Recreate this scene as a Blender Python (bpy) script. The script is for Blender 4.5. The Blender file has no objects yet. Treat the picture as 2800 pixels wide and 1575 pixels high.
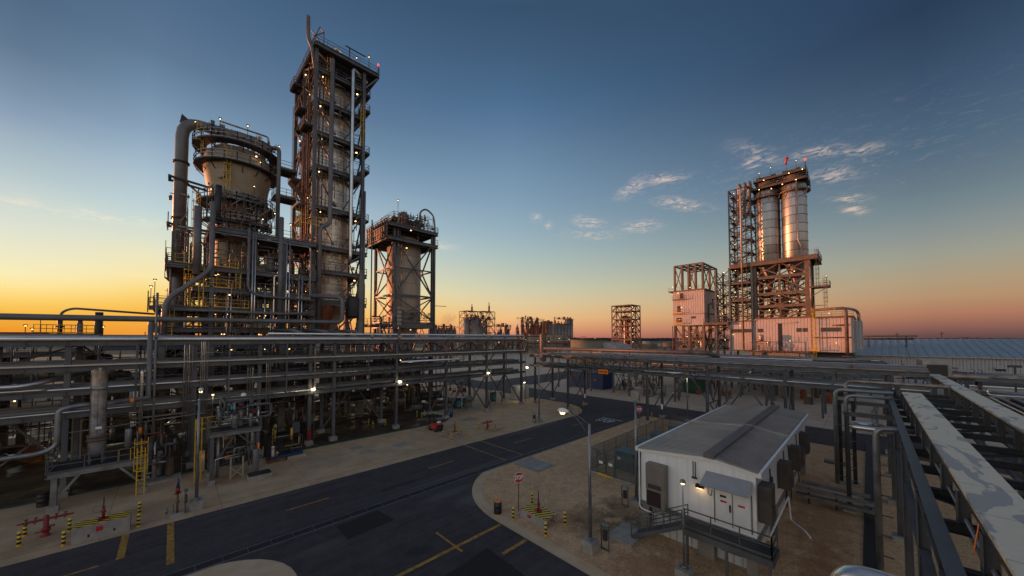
import bpy, math, random
from math import sin, cos, pi, radians
random.seed(7)
S = bpy.context.scene
COL = S.collection
# ------------------------------------------------------------------ camera
CAM_AZ = radians(44.3)
cam = bpy.data.cameras.new("camera"); co = bpy.data.objects.new("camera", cam); COL.objects.link(co)
cam.lens = 12.228; cam.sensor_width = 36; cam.sensor_fit = 'HORIZONTAL'; cam.shift_y = 0.0377
cam.clip_start = 0.1; cam.clip_end = 6000
co.location = (0, 0, 13.0); co.rotation_euler = (radians(91.93), 0, -CAM_AZ)
S.camera = co
# ------------------------------------------------------------------ exposure
S.view_settings.view_transform = 'Standard'; S.view_settings.look = 'None'
S.view_settings.exposure = 0.0; S.view_settings.gamma = 1.0
# ------------------------------------------------------------------ sky
SUN_AZ = radians(-30.7); SUN_EL = radians(0.74)
def lin(c):
    return tuple((x/255/12.92 if x/255 <= .04045 else ((x/255+.055)/1.055)**2.4) for x in c)
W = bpy.data.worlds.new("World"); S.world = W; W.use_nodes = True
nt = W.node_tree; nt.nodes.clear()
def N(t, **k):
    n = nt.nodes.new(t)
    for a, b in k.items(): setattr(n, a, b)
    return n
def sock(n, i, v):
    if isinstance(v, bpy.types.NodeSocket): nt.links.new(v, n.inputs[i])
    else: n.inputs[i].default_value = v
def MT(op, a, b=0.0, c=None, clamp=False):
    n = N('ShaderNodeMath', operation=op, use_clamp=clamp); sock(n, 0, a); sock(n, 1, b)
    if c is not None: sock(n, 2, c)
    return n.outputs[0]
tc = N('ShaderNodeTexCoord'); sp = N('ShaderNodeSeparateXYZ'); nt.links.new(tc.outputs['Generated'], sp.inputs[0])
wx, wy, wz = sp.outputs
hor = MT('SQRT', MT('MAXIMUM', MT('ADD', MT('MULTIPLY', wx, wx), MT('MULTIPLY', wy, wy)), 1e-6))
sdot = MT('DIVIDE', MT('ADD', MT('MULTIPLY', wx, sin(SUN_AZ)), MT('MULTIPLY', wy, cos(SUN_AZ))), hor)
zc = MT('MAXIMUM', wz, 0.0)
def ramp(stops):
    r = N('ShaderNodeValToRGB'); cr = r.color_ramp; cr.interpolation = 'B_SPLINE' if False else 'LINEAR'
    st = [(sin(radians(e)), lin(c)) for e, c in stops]
    cr.elements[0].position = st[0][0]; cr.elements[0].color = (*st[0][1], 1)
    cr.elements[1].position = st[-1][0]; cr.elements[1].color = (*st[-1][1], 1)
    for p, c in st[1:-1]:
        e = cr.elements.new(p); e.color = (*c, 1)
    nt.links.new(zc, r.inputs[0]); return r.outputs[0]
R0 = ramp([(0, (236, 144, 36)), (.7, (238, 152, 42)), (1.8, (243, 172, 60)), (2.85, (250, 196, 86)), (3.95, (254, 215, 120)), (5.05, (254, 231, 158)), (6.1, (250, 237, 184)), (8.3, (236, 232, 200)), (10.4, (222, 226, 209)), (13.6, (200, 212, 209)), (15.6, (182, 198, 203)), (18.6, (158, 178, 192)), (20.5, (139, 160, 182)), (22.4, (123, 146, 169)), (26, (98, 121, 146)), (30, (82, 106, 132)), (40, (66, 92, 122)), (60, (90, 106, 132)), (90, (112, 116, 132))])
RM = ramp([(0, (238, 148, 50)), (1.7, (243, 168, 64)), (3.5, (250, 193, 84)), (5.3, (252, 216, 128)), (7.1, (250, 232, 172)), (9.8, (235, 230, 196)), (12.4, (212, 222, 210)), (15, (190, 210, 214)), (19.1, (165, 188, 204)), (23, (136, 161, 185)), (26.8, (112, 140, 166)), (30.3, (94, 120, 148)), (33.6, (84, 110, 140)), (38, (74, 101, 132)), (44, (60, 88, 118)), (60, (90, 106, 132)), (90, (112, 116, 132))])
R1 = ramp([(0, (200, 122, 104)), (1.4, (228, 158, 116)), (3.3, (239, 192, 132)), (5.8, (225, 204, 160)), (7.9, (208, 205, 173)), (10.4, (190, 198, 181)), (13.9, (169, 188, 188)), (17.2, (150, 175, 188)), (22, (129, 157, 180)), (25, (118, 148, 172)), (30.7, (96, 126, 158)), (33.3, (84, 117, 151)), (35.8, (74, 107, 140)), (40.3, (66, 93, 123)), (44.5, (55, 82, 110)), (62, (90, 106, 132)), (90, (112, 116, 132))])
R2 = ramp([(0, (96, 70, 72)), (.4, (108, 78, 76)), (1.4, (146, 100, 86)), (2.6, (174, 121, 96)), (4.3, (181, 145, 111)), (6.2, (174, 155, 126)), (8.65, (157, 157, 142)), (11, (139, 147, 145)), (13.3, (120, 136, 142)), (15.6, (104, 123, 134)), (17.8, (92, 112, 130)), (20, (80, 104, 125)), (24.2, (66, 88, 114)), (28.1, (53, 74, 99)), (32, (43, 62, 88)), (42, (42, 64, 92)), (60, (88, 104, 130)), (90, (112, 116, 132))])
R3 = ramp([(0, (160, 124, 112)), (5, (206, 176, 152)), (12, (190, 184, 176)), (25, (150, 158, 170)), (45, (112, 126, 148)), (90, (112, 116, 132))])  # unseen sky behind the camera, raised to add soft fill light
def mixc(f, a, b):
    m = N('ShaderNodeMix', data_type='RGBA'); sock(m, 0, f); sock(m, 6, a); sock(m, 7, b); return m.outputs[2]
def mrange(v, a, b, smooth=True):
    n = N('ShaderNodeMapRange', interpolation_type='SMOOTHSTEP' if smooth else 'LINEAR'); sock(n, 0, v); n.inputs[1].default_value = a; n.inputs[2].default_value = b; return n.outputs[0]
skyc = mixc(mrange(sdot, .26, .883, False), R1, RM)
skyc = mixc(mrange(sdot, .883, .94, False), skyc, R0)
skyc = mixc(mrange(sdot, .26, -.58, False), skyc, R2)
skyc = mixc(mrange(sdot, -.74, -.97, False), skyc, R3)
# sky light added behind the camera's left shoulder, outside the frame, for left-facing walls
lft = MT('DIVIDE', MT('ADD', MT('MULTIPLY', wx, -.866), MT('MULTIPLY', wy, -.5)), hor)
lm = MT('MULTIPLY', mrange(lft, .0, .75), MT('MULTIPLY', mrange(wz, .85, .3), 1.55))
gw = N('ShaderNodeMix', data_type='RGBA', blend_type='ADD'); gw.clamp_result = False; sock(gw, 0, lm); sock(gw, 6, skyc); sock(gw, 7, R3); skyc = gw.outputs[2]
# extra glow added round the sun, left of the frame, for left-facing surfaces
core = MT('MULTIPLY', mrange(sdot, .955, 1.0), MT('EXPONENT', MT('MULTIPLY', zc, -6.5)))
gl = N('ShaderNodeMix', data_type='RGBA', blend_type='ADD'); gl.clamp_result = False; sock(gl, 0, core); sock(gl, 6, skyc); gl.inputs[7].default_value = (10.0, 6.0, 3.0, 1); skyc = gl.outputs[2]
# wisps of cirrus: azimuth deg, elevation deg, half length, half width, slope
CL = [(48.23, 19.33, 0.83, 0.48, -0.127), (50.37, 18.23, 0.54, 0.36, -0.252), (56.81, 18.22, 1.91, 0.47, -0.157), (64.7, 16.96, 2.33, 0.52, -0.03), (63.74, 22.33, 2.05, 0.65, 0.341), (68.2, 22.95, 2.51, 0.52, -0.024), (70.46, 19.28, 3.17, 0.48, -0.252), (79.39, 22.81, 1.01, 0.46, -0.084), (85.85, 22.0, 2.27, 0.43, -0.141), (89.71, 21.09, 1.68, 0.37, -0.174), (87.34, 19.21, 1.9, 0.52, -0.169), (88.91, 16.15, 1.42, 0.35, -0.334), (89.05, 14.83, 1.08, 0.31, -0.381), (-5.05, 12.76, 4.27, 0.37, 0.006), (-8.98, 7.09, 0.65, 0.31, 0.046), (33.02, 14.78, 1.91, 0.36, -0.031), (57.11, 16.36, 3.47, 0.47, -0.095), (-10.57, 12.75, 1.33, 0.37, 0.0), (79.96, 23.75, 2.74, 0.55, -0.504)]
azd = MT('MULTIPLY', MT('ARCTAN2', wx, wy), 180/pi); eld = MT('MULTIPLY', MT('ARCSINE', wz), 180/pi)
cmb = N('ShaderNodeCombineXYZ'); sock(cmb, 0, MT('MULTIPLY', azd, .55)); sock(cmb, 1, MT('MULTIPLY', eld, 1.9)); sock(cmb, 2, 0.3)
nz = N('ShaderNodeTexNoise'); nt.links.new(cmb.outputs[0], nz.inputs['Vector']); nz.inputs['Scale'].default_value = 1.15; nz.inputs['Detail'].default_value = 7; nz.inputs['Roughness'].default_value = .68; nz.inputs['Distortion'].default_value = 1.1
nz2 = N('ShaderNodeTexNoise'); nt.links.new(cmb.outputs[0], nz2.inputs['Vector']); nz2.inputs['Scale'].default_value = .35; nz2.inputs['Detail'].default_value = 3
dist = MT('MULTIPLY', MT('SUBTRACT', nz2.outputs[0], .5), 3.2)
tot = None
for i, (a0, e0, L, Wd, an) in enumerate(CL):
    dx = MT('SUBTRACT', azd, a0); dy = MT('ADD', MT('SUBTRACT', eld, e0), MT('MULTIPLY', dist, .5))
    u = MT('MULTIPLY', MT('ADD', MT('MULTIPLY', dx, cos(an)), MT('MULTIPLY', dy, sin(an))), 1/(L*1.05))
    v = MT('MULTIPLY', MT('SUBTRACT', MT('MULTIPLY', dy, cos(an)), MT('MULTIPLY', dx, sin(an))), 1/(Wd*1.25))
    m = MT('EXPONENT', MT('MULTIPLY', MT('ADD', MT('MULTIPLY', u, u), MT('MULTIPLY', v, v)), -1.0))
    amp = 1.0 if i not in (13, 15, 16, 17, 18) else .65
    m = MT('MULTIPLY', m, amp)
    tot = m if tot is None else MT('MAXIMUM', tot, m)
cden = MT('MULTIPLY', MT('MULTIPLY', tot, mrange(nz.outputs[0], .38, .66)), 1.0, clamp=True)
wide = MT('MULTIPLY', MT('EXPONENT', MT('MULTIPLY', MT('ADD', MT('POWER', MT('MULTIPLY', MT('SUBTRACT', azd, 84.0), 1/16), 2.0), MT('POWER', MT('MULTIPLY', MT('SUBTRACT', eld, 20.5), 1/4.2), 2.0)), -1.0)), MT('MULTIPLY', mrange(nz.outputs[0], .5, .85), .35))
cden = MT('MAXIMUM', cden, wide)
ccol = mixc(mrange(sdot, -.2, .9, False), (*lin((232, 205, 188)), 1), (*lin((255, 236, 205)), 1))
skyc = mixc(MT('MULTIPLY', cden, .8), skyc, ccol)
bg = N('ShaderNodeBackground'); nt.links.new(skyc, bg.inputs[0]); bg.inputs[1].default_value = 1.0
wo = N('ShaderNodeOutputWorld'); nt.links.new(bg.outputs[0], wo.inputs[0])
# ------------------------------------------------------------------ sun, just above the wooded ridge
sl = bpy.data.lights.new("sun", 'SUN'); so = bpy.data.objects.new("sun", sl); COL.objects.link(so)
sl.energy = 5.6; sl.angle = radians(.45); sl.color = (1.0, .31, .125)
so.rotation_euler = (radians(90)-SUN_EL, 0, pi - SUN_AZ)
so.location = (-100, 170, 40)
S.cycles.max_bounces = 6; S.cycles.diffuse_bounces = 3; S.cycles.glossy_bounces = 3; S.cycles.sample_clamp_indirect = 3.0

# ================================================================== materials
MATS = {}
def newmat(name):
    global nt
    m = bpy.data.materials.new(name); m.use_nodes = True; nt = m.node_tree; nt.nodes.clear()
    b = N('ShaderNodeBsdfPrincipled'); o = N('ShaderNodeOutputMaterial'); nt.links.new(b.outputs[0], o.inputs[0])
    MATS[name] = m; return m, b
def vmath(op, a, b):
    n = N('ShaderNodeVectorMath', operation=op); sock(n, 0, a); sock(n, 1, b); return n.outputs[0]
def noise(vec, scale, detail=4, rough=.6, dist=0):
    n = N('ShaderNodeTexNoise'); nt.links.new(vec, n.inputs['Vector']); n.inputs['Scale'].default_value = scale
    n.inputs['Detail'].default_value = detail; n.inputs['Roughness'].default_value = rough; n.inputs['Distortion'].default_value = dist
    return n.outputs[0]
def pos():
    g = N('ShaderNodeNewGeometry'); return g.outputs['Position']
def bump(b, h, dist=.02, s=1.0):
    n = N('ShaderNodeBump'); n.inputs['Distance'].default_value = dist; n.inputs['Strength'].default_value = s
    nt.links.new(h, n.inputs['Height']); nt.links.new(n.outputs[0], b.inputs['Normal'])
def simple(name, col, rough=.6, metal=0.0, var=.25, scale=.8, bmp=0.0, col2=None, fine=18):
    m, b = newmat(name); p = pos()
    n1 = noise(p, scale, 5); n2 = noise(p, fine, 3)
    f = MT('ADD', MT('MULTIPLY', n1, .7), MT('MULTIPLY', n2, .3))
    f = mrange(f, .35, .65)
    a = tuple(c*(1-var) for c in col); c2 = col2 or tuple(min(1, c*(1+var)) for c in col)
    nt.links.new(mixc(f, (*a, 1), (*c2, 1)), b.inputs['Base Color'])
    nt.links.new(MT('ADD', MT('MULTIPLY', n1, .25), rough-.12), b.inputs['Roughness'])
    b.inputs['Metallic'].default_value = metal
    if bmp: bump(b, n2, bmp)
    return m
simple('steel', (.088, .094, .105), .5, .2, .28, .5)
simple('steel_dark', (.04, .042, .045), .55, .3, .3, .5)
simple('steel_old', (.115, .092, .075), .6, .2, .35, .9, col2=(.17, .11, .075))
simple('galv', (.22, .235, .245), .42, .6, .25, 1.2)
simple('pipe_grey', (.145, .145, .148), .45, .1, .2, .6)
simple('alu', (.62, .62, .60), .30, .92, .12, .8)
simple('alu_old', (.27, .23, .20), .48, .7, .35, 1.1, col2=(.38, .34, .30))
simple('yellow', (.62, .38, .02), .5, 0, .15, 2)
simple('red', (.19, .012, .012), .5, 0, .3, 2)
simple('signred', (.42, .02, .018), .45, 0, .12, 2)
simple('kerb_green', (.012, .045, .034), .6, 0, .4, 2)
simple('vessel_brown', (.25, .195, .15), .42, .6, .4, 1.6, col2=(.36, .30, .25))
simple('orange', (.85, .22, .02), .5, 0, .1, 2)
simple('blue', (.012, .04, .115), .45, 0, .2, 2)
simple('teal', (.02, .30, .33), .5, 0, .15, 2)
simple('green', (.015, .075, .05), .5, 0, .2, 2)
simple('trafo_green', (.07, .115, .105), .5, 0, .15, 2)
simple('black', (.014, .014, .016), .5, 0, .3, 2)
simple('rubber', (.02, .02, .02), .8, 0, .3, 4)
simple('white', (.72, .73, .73), .45, 0, .06, 1.5)
simple('whitesign', (.75, .75, .75), .5, 0, .05, 2)
simple('dark_red', (.022, .012, .011), .7, 0, .3, 2)
simple('rust', (.20, .065, .03), .7, .2, .35, 2)
simple('concrete', (.27, .255, .23), .85, 0, .22, 1.3, .01, fine=25)
simple('fireproof', (.20, .185, .165), .85, 0, .18, .7, .01, fine=12)
simple('reactor', (.29, .23, .155), .5, .1, .14, .35, col2=(.36, .29, .20))
simple('ac_dark', (.085, .075, .066), .45, .2, .2, 1.5)
simple('ac', (.20, .185, .165), .5, .2, .12, 1.5)
simple('wood', (.012, .016, .012), .9, 0, .4, .02, col2=(.035, .035, .025), fine=.2)
simple('roof', (.13, .125, .12), .36, .5, .18, .6)
simple('roof_rib', (.34, .33, .32), .36, .5, .15, .6)
simple('roof_dark', (.14, .125, .115), .55, .3, .2, .9)
simple('skin_grey', (.30, .31, .32), .5, 0, .1, .6)
simple('beige', (.33, .28, .20), .7, 0, .1, .3)
simple('olive', (.17, .16, .10), .7, 0, .12, .3)
simple('fine_pipes', (.07, .07, .072), .5, .4, .3, .35, col2=(.26, .23, .20), fine=2.5)
simple('edge_blue', (.10, .13, .18), .45, .3, .2, .6)
simple('pipe_dark', (.06, .065, .075), .5, .1, .2, .6)
simple('farsilo', (.19, .17, .15), .5, .4, .2, .2)
simple('tray', (.62, .56, .46), .55, .15, .16, .7, col2=(.60, .55, .45))
simple('seatred', (.55, .05, .02), .4, 0, .15, 2)
simple('grating', (.035, .04, .045), .6, .3, .25, 3)
def emit(name, col, st):
    m, b = newmat(name); b.inputs['Base Color'].default_value = (*col, 1)
    b.inputs['Emission Color'].default_value = (*col, 1); b.inputs['Emission Strength'].default_value = st
emit('lamp_warm', (1.0, .56, .22), 6); emit('lamp_white', (1.0, .84, .50), 9); emit('lamp_red', (1.0, .05, .02), 3)
emit('lamp_head', (1.0, .66, .30), 5)
def frac(v): return MT('FRACT', v)
def sepxyz(v):
    s_ = N('ShaderNodeSeparateXYZ'); nt.links.new(v, s_.inputs[0]); return s_.outputs
def linemask(v, period, w):           # 1 on the line
    f = frac(MT('DIVIDE', v, period)); return MT('LESS_THAN', MT('ABSOLUTE', MT('SUBTRACT', f, .5)), w/period/2)
def panelwall(name, col, period=.3, depth=.03, rough=.45, seam=None, var=.07, groove=.35):
    m, b = newmat(name); p = pos(); x, y, z = sepxyz(p)
    s_ = MT('ADD', x, y)
    w = frac(MT('DIVIDE', s_, period)); tri = mrange(MT('ABSOLUTE', MT('SUBTRACT', w, .5)), .36, .46)
    n1 = noise(p, .5, 5); n2 = noise(vmath('MULTIPLY', p, (1, 1, .12)), 3, 4)
    f = mrange(MT('ADD', MT('MULTIPLY', n1, .5), MT('MULTIPLY', n2, .5)), .35, .68)
    c = mixc(f, tuple(v*(1-var) for v in col)+(1,), tuple(min(1, v*(1+var)) for v in col)+(1,))
    c = mixc(MT('MULTIPLY', tri, groove), c, tuple(v*.55 for v in col)+(1,))
    nt.links.new(c, b.inputs['Base Color']); b.inputs['Roughness'].default_value = rough
    bump(b, MT('SUBTRACT', 1.0, tri), depth)
panelwall('clad', (.43, .365, .345), .6, .06)
panelwall('clad_grey', (.36, .36, .37), .5, .05)
panelwall('panel_white', (.80, .80, .79), .62, .006, .4, var=.05, groove=.16)
panelwall('skirt', (.48, .50, .52), .45, .05, .5)
panelwall('metal_roof', (.26, .31, .35), .9, .05, .45, var=.1)
def silo(name, col, ringh, npan, metal=.85, rough=.33):
    m, b = newmat(name); t = N('ShaderNodeTexCoord'); x, y, z = sepxyz(t.outputs['Object'])
    ang = MT('ADD', MT('MULTIPLY', MT('ARCTAN2', y, x), npan/(2*pi)), npan)
    ring = MT('FLOOR', MT('DIVIDE', z, ringh)); ang = MT('ADD', ang, MT('MULTIPLY', ring, .5))
    pan = MT('FLOOR', ang)
    c = N('ShaderNodeCombineXYZ'); sock(c, 0, ring); sock(c, 1, pan)
    wn = N('ShaderNodeTexWhiteNoise'); nt.links.new(c.outputs[0], wn.inputs['Vector'])
    wr = N('ShaderNodeTexWhiteNoise', noise_dimensions='1D'); nt.links.new(ring, wr.inputs['W'])
    f = MT('ADD', MT('MULTIPLY', wn.outputs[0], .5), MT('MULTIPLY', wr.outputs[0], .5))
    base = mixc(f, tuple(v*.62 for v in col)+(1,), tuple(min(1, v*1.2) for v in col)+(1,))
    fz = frac(MT('DIVIDE', z, ringh)); fa = frac(ang)
    seam = MT('MAXIMUM', MT('LESS_THAN', fz, .05), MT('LESS_THAN', fa, .03))
    nt.links.new(mixc(MT('MULTIPLY', seam, .6), base, tuple(v*.3 for v in col)+(1,)), b.inputs['Base Color'])
    b.inputs['Metallic'].default_value = metal
    nt.links.new(MT('ADD', MT('MULTIPLY', f, .16), rough-.06), b.inputs['Roughness'])
silo('silo_steel', (.34, .33, .32), 2.15, 7, .85, .36)
silo('silo_tan', (.40, .33, .255), 2.6, 8, .15, .5)
silo('silo_bright', (.74, .70, .62), .33, 9, .55, .36)
def ground(name, col, col2, scale, joint=0, stains=None, rough=.92, bmp=.01, wet=None, speck=.0, wear=False):
    m, b = newmat(name); p = pos(); x, y, z = sepxyz(p)
    n1 = noise(p, scale, 6, .65); n2 = noise(p, 9, 5, .7); n3 = noise(p, .09, 3)
    f = mrange(MT('ADD', MT('MULTIPLY', n1, .5), MT('ADD', MT('MULTIPLY', n2, .25), MT('MULTIPLY', n3, .25))), .38, .62)
    c = mixc(f, (*col, 1), (*col2, 1))
    if speck:
        vo = N('ShaderNodeTexVoronoi'); nt.links.new(p, vo.inputs['Vector']); vo.inputs['Scale'].default_value = 13.0
        sc = sepxyz(vo.outputs['Color'])[0]
        c = mixc(MT('MULTIPLY', MT('GREATER_THAN', sc, .7), speck), c, tuple(min(1, v*1.9) for v in col2)+(1,))
        c = mixc(MT('MULTIPLY', MT('LESS_THAN', sc, .2), speck), c, tuple(v*.35 for v in col)+(1,))
    if wear:
        wr = noise(vmath('MULTIPLY', p, (.045, 1.6, 1)), 1.0, 4, .6); c = mixc(MT('MULTIPLY', mrange(wr, .38, .66), .22), c, tuple(v*1.75 for v in col2)+(1,)); ck = noise(vmath('MULTIPLY', p, (1, 1, 1)), .9, 8, .75, 1.5); c = mixc(MT('MULTIPLY', MT('LESS_THAN', MT('ABSOLUTE', MT('SUBTRACT', ck, .5)), .006), .6), c, tuple(v*.35 for v in col)+(1,))
    if joint:
        j = MT('MAXIMUM', linemask(x, joint, .06), linemask(y, joint*1.1, .06))
        c = mixc(MT('MULTIPLY', j, .5), c, tuple(v*.4 for v in col)+(1,))
    if stains:
        for (sx, sy, ra, rb, dk, colr) in stains:
            dx = MT('DIVIDE', MT('SUBTRACT', x, sx), ra); dy = MT('DIVIDE', MT('SUBTRACT', y, sy), rb)
            d = MT('ADD', MT('SQRT', MT('ADD', MT('MULTIPLY', dx, dx), MT('MULTIPLY', dy, dy))), MT('MULTIPLY', MT('SUBTRACT', n1, .5), 1.6))
            d = MT('ADD', d, MT('MULTIPLY', MT('SUBTRACT', n2, .5), .9))
            c = mixc(MT('MULTIPLY', mrange(d, 1.05, .35), dk), c, (*colr, 1))
    nt.links.new(c, b.inputs['Base Color'])
    if wet:
        w = mrange(noise(p, wet, 4, .6, .6), .40, .54); nt.links.new(MT('ADD', MT('MULTIPLY', w, .55), .3), b.inputs['Roughness'])
    else: b.inputs['Roughness'].default_value = rough
    b.inputs['Specular IOR Level'].default_value = .3
    bump(b, n2, bmp)
blk = (.05, .035, .022); rst = (.24, .11, .05)
ground('gravel', (.41, .255, .135), (.59, .385, .22), 1.1, stains=[(22.0, 14.6, 2.6, 2.0, .45, blk), (24.3, 13.2, 1.9, 1.6, .5, blk), (22.2, 12.2, 2.3, 1.3, .45, blk), (25.4, 14.4, 1.7, 1.2, .4, blk), (20.3, 15.0, 1.8, 1.2, .35, rst), (23.6, 11.6, 2.6, 1.2, .4, blk), (21.0, 13.4, 2.4, 1.8, .35, blk), (19.0, 8.6, 3.2, 3.0, .55, rst), (26.5, 2.2, 4, 1.6, .5, rst), (33, 2.5, 7, 2.2, .45, rst), (24, 1.5, 5, 2, .4, rst), (40, 22, 6, 2, .25, rst)], bmp=.02, speck=.2)
ground('pad', (.37, .265, .165), (.51, .37, .235), .5, joint=6.1, stains=[(33.3, 37.2, 3, .8, .55, rst), (0, 38.2, 4, 2, .3, rst), (3.5, 41.8, 2.5, 2, .4, rst), (-6, 37.5, 3, 2, .3, rst), (35, 45, 2.5, .8, .5, rst), (12, 41.5, 3, 3, .25, (.2, .2, .2))], bmp=.006)
ground('asphalt', (.042, .035, .036), (.066, .058, .061), .8, stains=[(18.2, 22.6, 2.6, 1.3, .4, (.16, .15, .15)), (17.0, 24.9, 3.2, .8, .35, (.15, .145, .14)), (7, 24.0, 1.6, .7, .22, (.15, .14, .13)), (21, 27.8, 9, .5, .35, (.14, .125, .11)), (38, 34.1, 8, .5, .35, (.14, .125, .11)), (6, 34.2, 7, .4, .3, (.14, .125, .11)), (14, 29.2, 2.5, .5, .5, (.018, .017, .018)), (33, 32.6, 2, .5, .5, (.018, .017, .018)), (11, 19.5, 1.2, .6, .5, (.018, .017, .018)), (54, 31, 3, 2, .3, (.12, .11, .10))], bmp=.012, rough=.85, wear=True)
ground('asphalt_new', (.018, .017, .017), (.026, .024, .024), 2, bmp=.02, rough=.8)
ground('plantfloor', (.03, .018, .012), (.08, .055, .036), .35, wet=.22, bmp=.004)
ground('lot', (.40, .33, .25), (.52, .43, .33), .4, joint=9, bmp=.005)
ground('kerbside', (.46, .335, .215), (.55, .41, .275), .8, bmp=.006)
simple('roadyellow', (.26, .14, .03), .75, 0, .3, 3, col2=(.46, .25, .04), fine=7); simple('roadwhite', (.45, .46, .47), .75, 0, .3, 4)
def hazard(name, k=1.0, period=.5, axis='diag'):
    m, b = newmat(name); t = N('ShaderNodeTexCoord'); x, y, z = sepxyz(t.outputs['Object'])
    v = MT('ADD', MT('MULTIPLY', x, k), MT('MULTIPLY', y, 1.0)) if axis == 'diag' else z
    f = MT('GREATER_THAN', frac(MT('ADD', MT('DIVIDE', v, period), .0)), .5)
    nz_ = noise(t.outputs['Object'], 6, 3)
    yl = mixc(nz_, (.62, .40, .02, 1), (.80, .56, .04, 1))
    nt.links.new(mixc(f, yl, (.012, .012, .014, 1)), b.inputs['Base Color']); b.inputs['Roughness'].default_value = .55
hazard('hazard', .55, .34); hazard('hazard_band', 1, .26, 'z')
def stained_tray():
    m, b = newmat('tray_cover'); p = pos(); x, y, z = sepxyz(p)
    n1 = noise(vmath('MULTIPLY', p, (.55, 1.4, 1)), .75, 3, .5, .9); n2 = noise(p, 8, 4)
    f = MT('MULTIPLY', mrange(MT('ADD', n1, MT('MULTIPLY', n2, .05)), .578, .612), .85); n3 = noise(p, 30, 2)
    c = mixc(n2, (.58, .52, .40, 1), (.72, .65, .52, 1)); st = mixc(n3, (.22, .23, .26, 1), (.33, .34, .36, 1))
    c = mixc(f, c, st); j = linemask(x, 2.45, .025); c = mixc(MT('MULTIPLY', j, .8), c, (.05, .05, .05, 1))
    nt.links.new(c, b.inputs['Base Color']); b.inputs['Roughness'].default_value = .5; b.inputs['Metallic'].default_value = .3
    bump(b, MT('ADD', n1, MT('MULTIPLY', j, -.5)), .01)
stained_tray()
def mesh_alpha():
    m, b = newmat('chainlink'); b.inputs['Base Color'].default_value = (.12, .13, .14, 1); b.inputs['Metallic'].default_value = .5; b.inputs['Roughness'].default_value = .5
    x, y, z = sepxyz(pos()); s_ = MT('ADD', x, y)
    a = MT('LESS_THAN', frac(MT('DIVIDE', MT('ADD', s_, z), .09)), .26); c = MT('LESS_THAN', frac(MT('DIVIDE', MT('SUBTRACT', s_, z), .09)), .26)
    nt.links.new(MT('MAXIMUM', a, c), b.inputs['Alpha'])
mesh_alpha()
def gratingroof():
    m, b = newmat('louvre'); x, y, z = sepxyz(pos()); f = frac(MT('DIVIDE', z, .12))
    nt.links.new(mixc(f, (.015, .015, .017, 1), (.07, .065, .06, 1)), b.inputs['Base Color']); b.inputs['Roughness'].default_value = .5
gratingroof()

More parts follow.
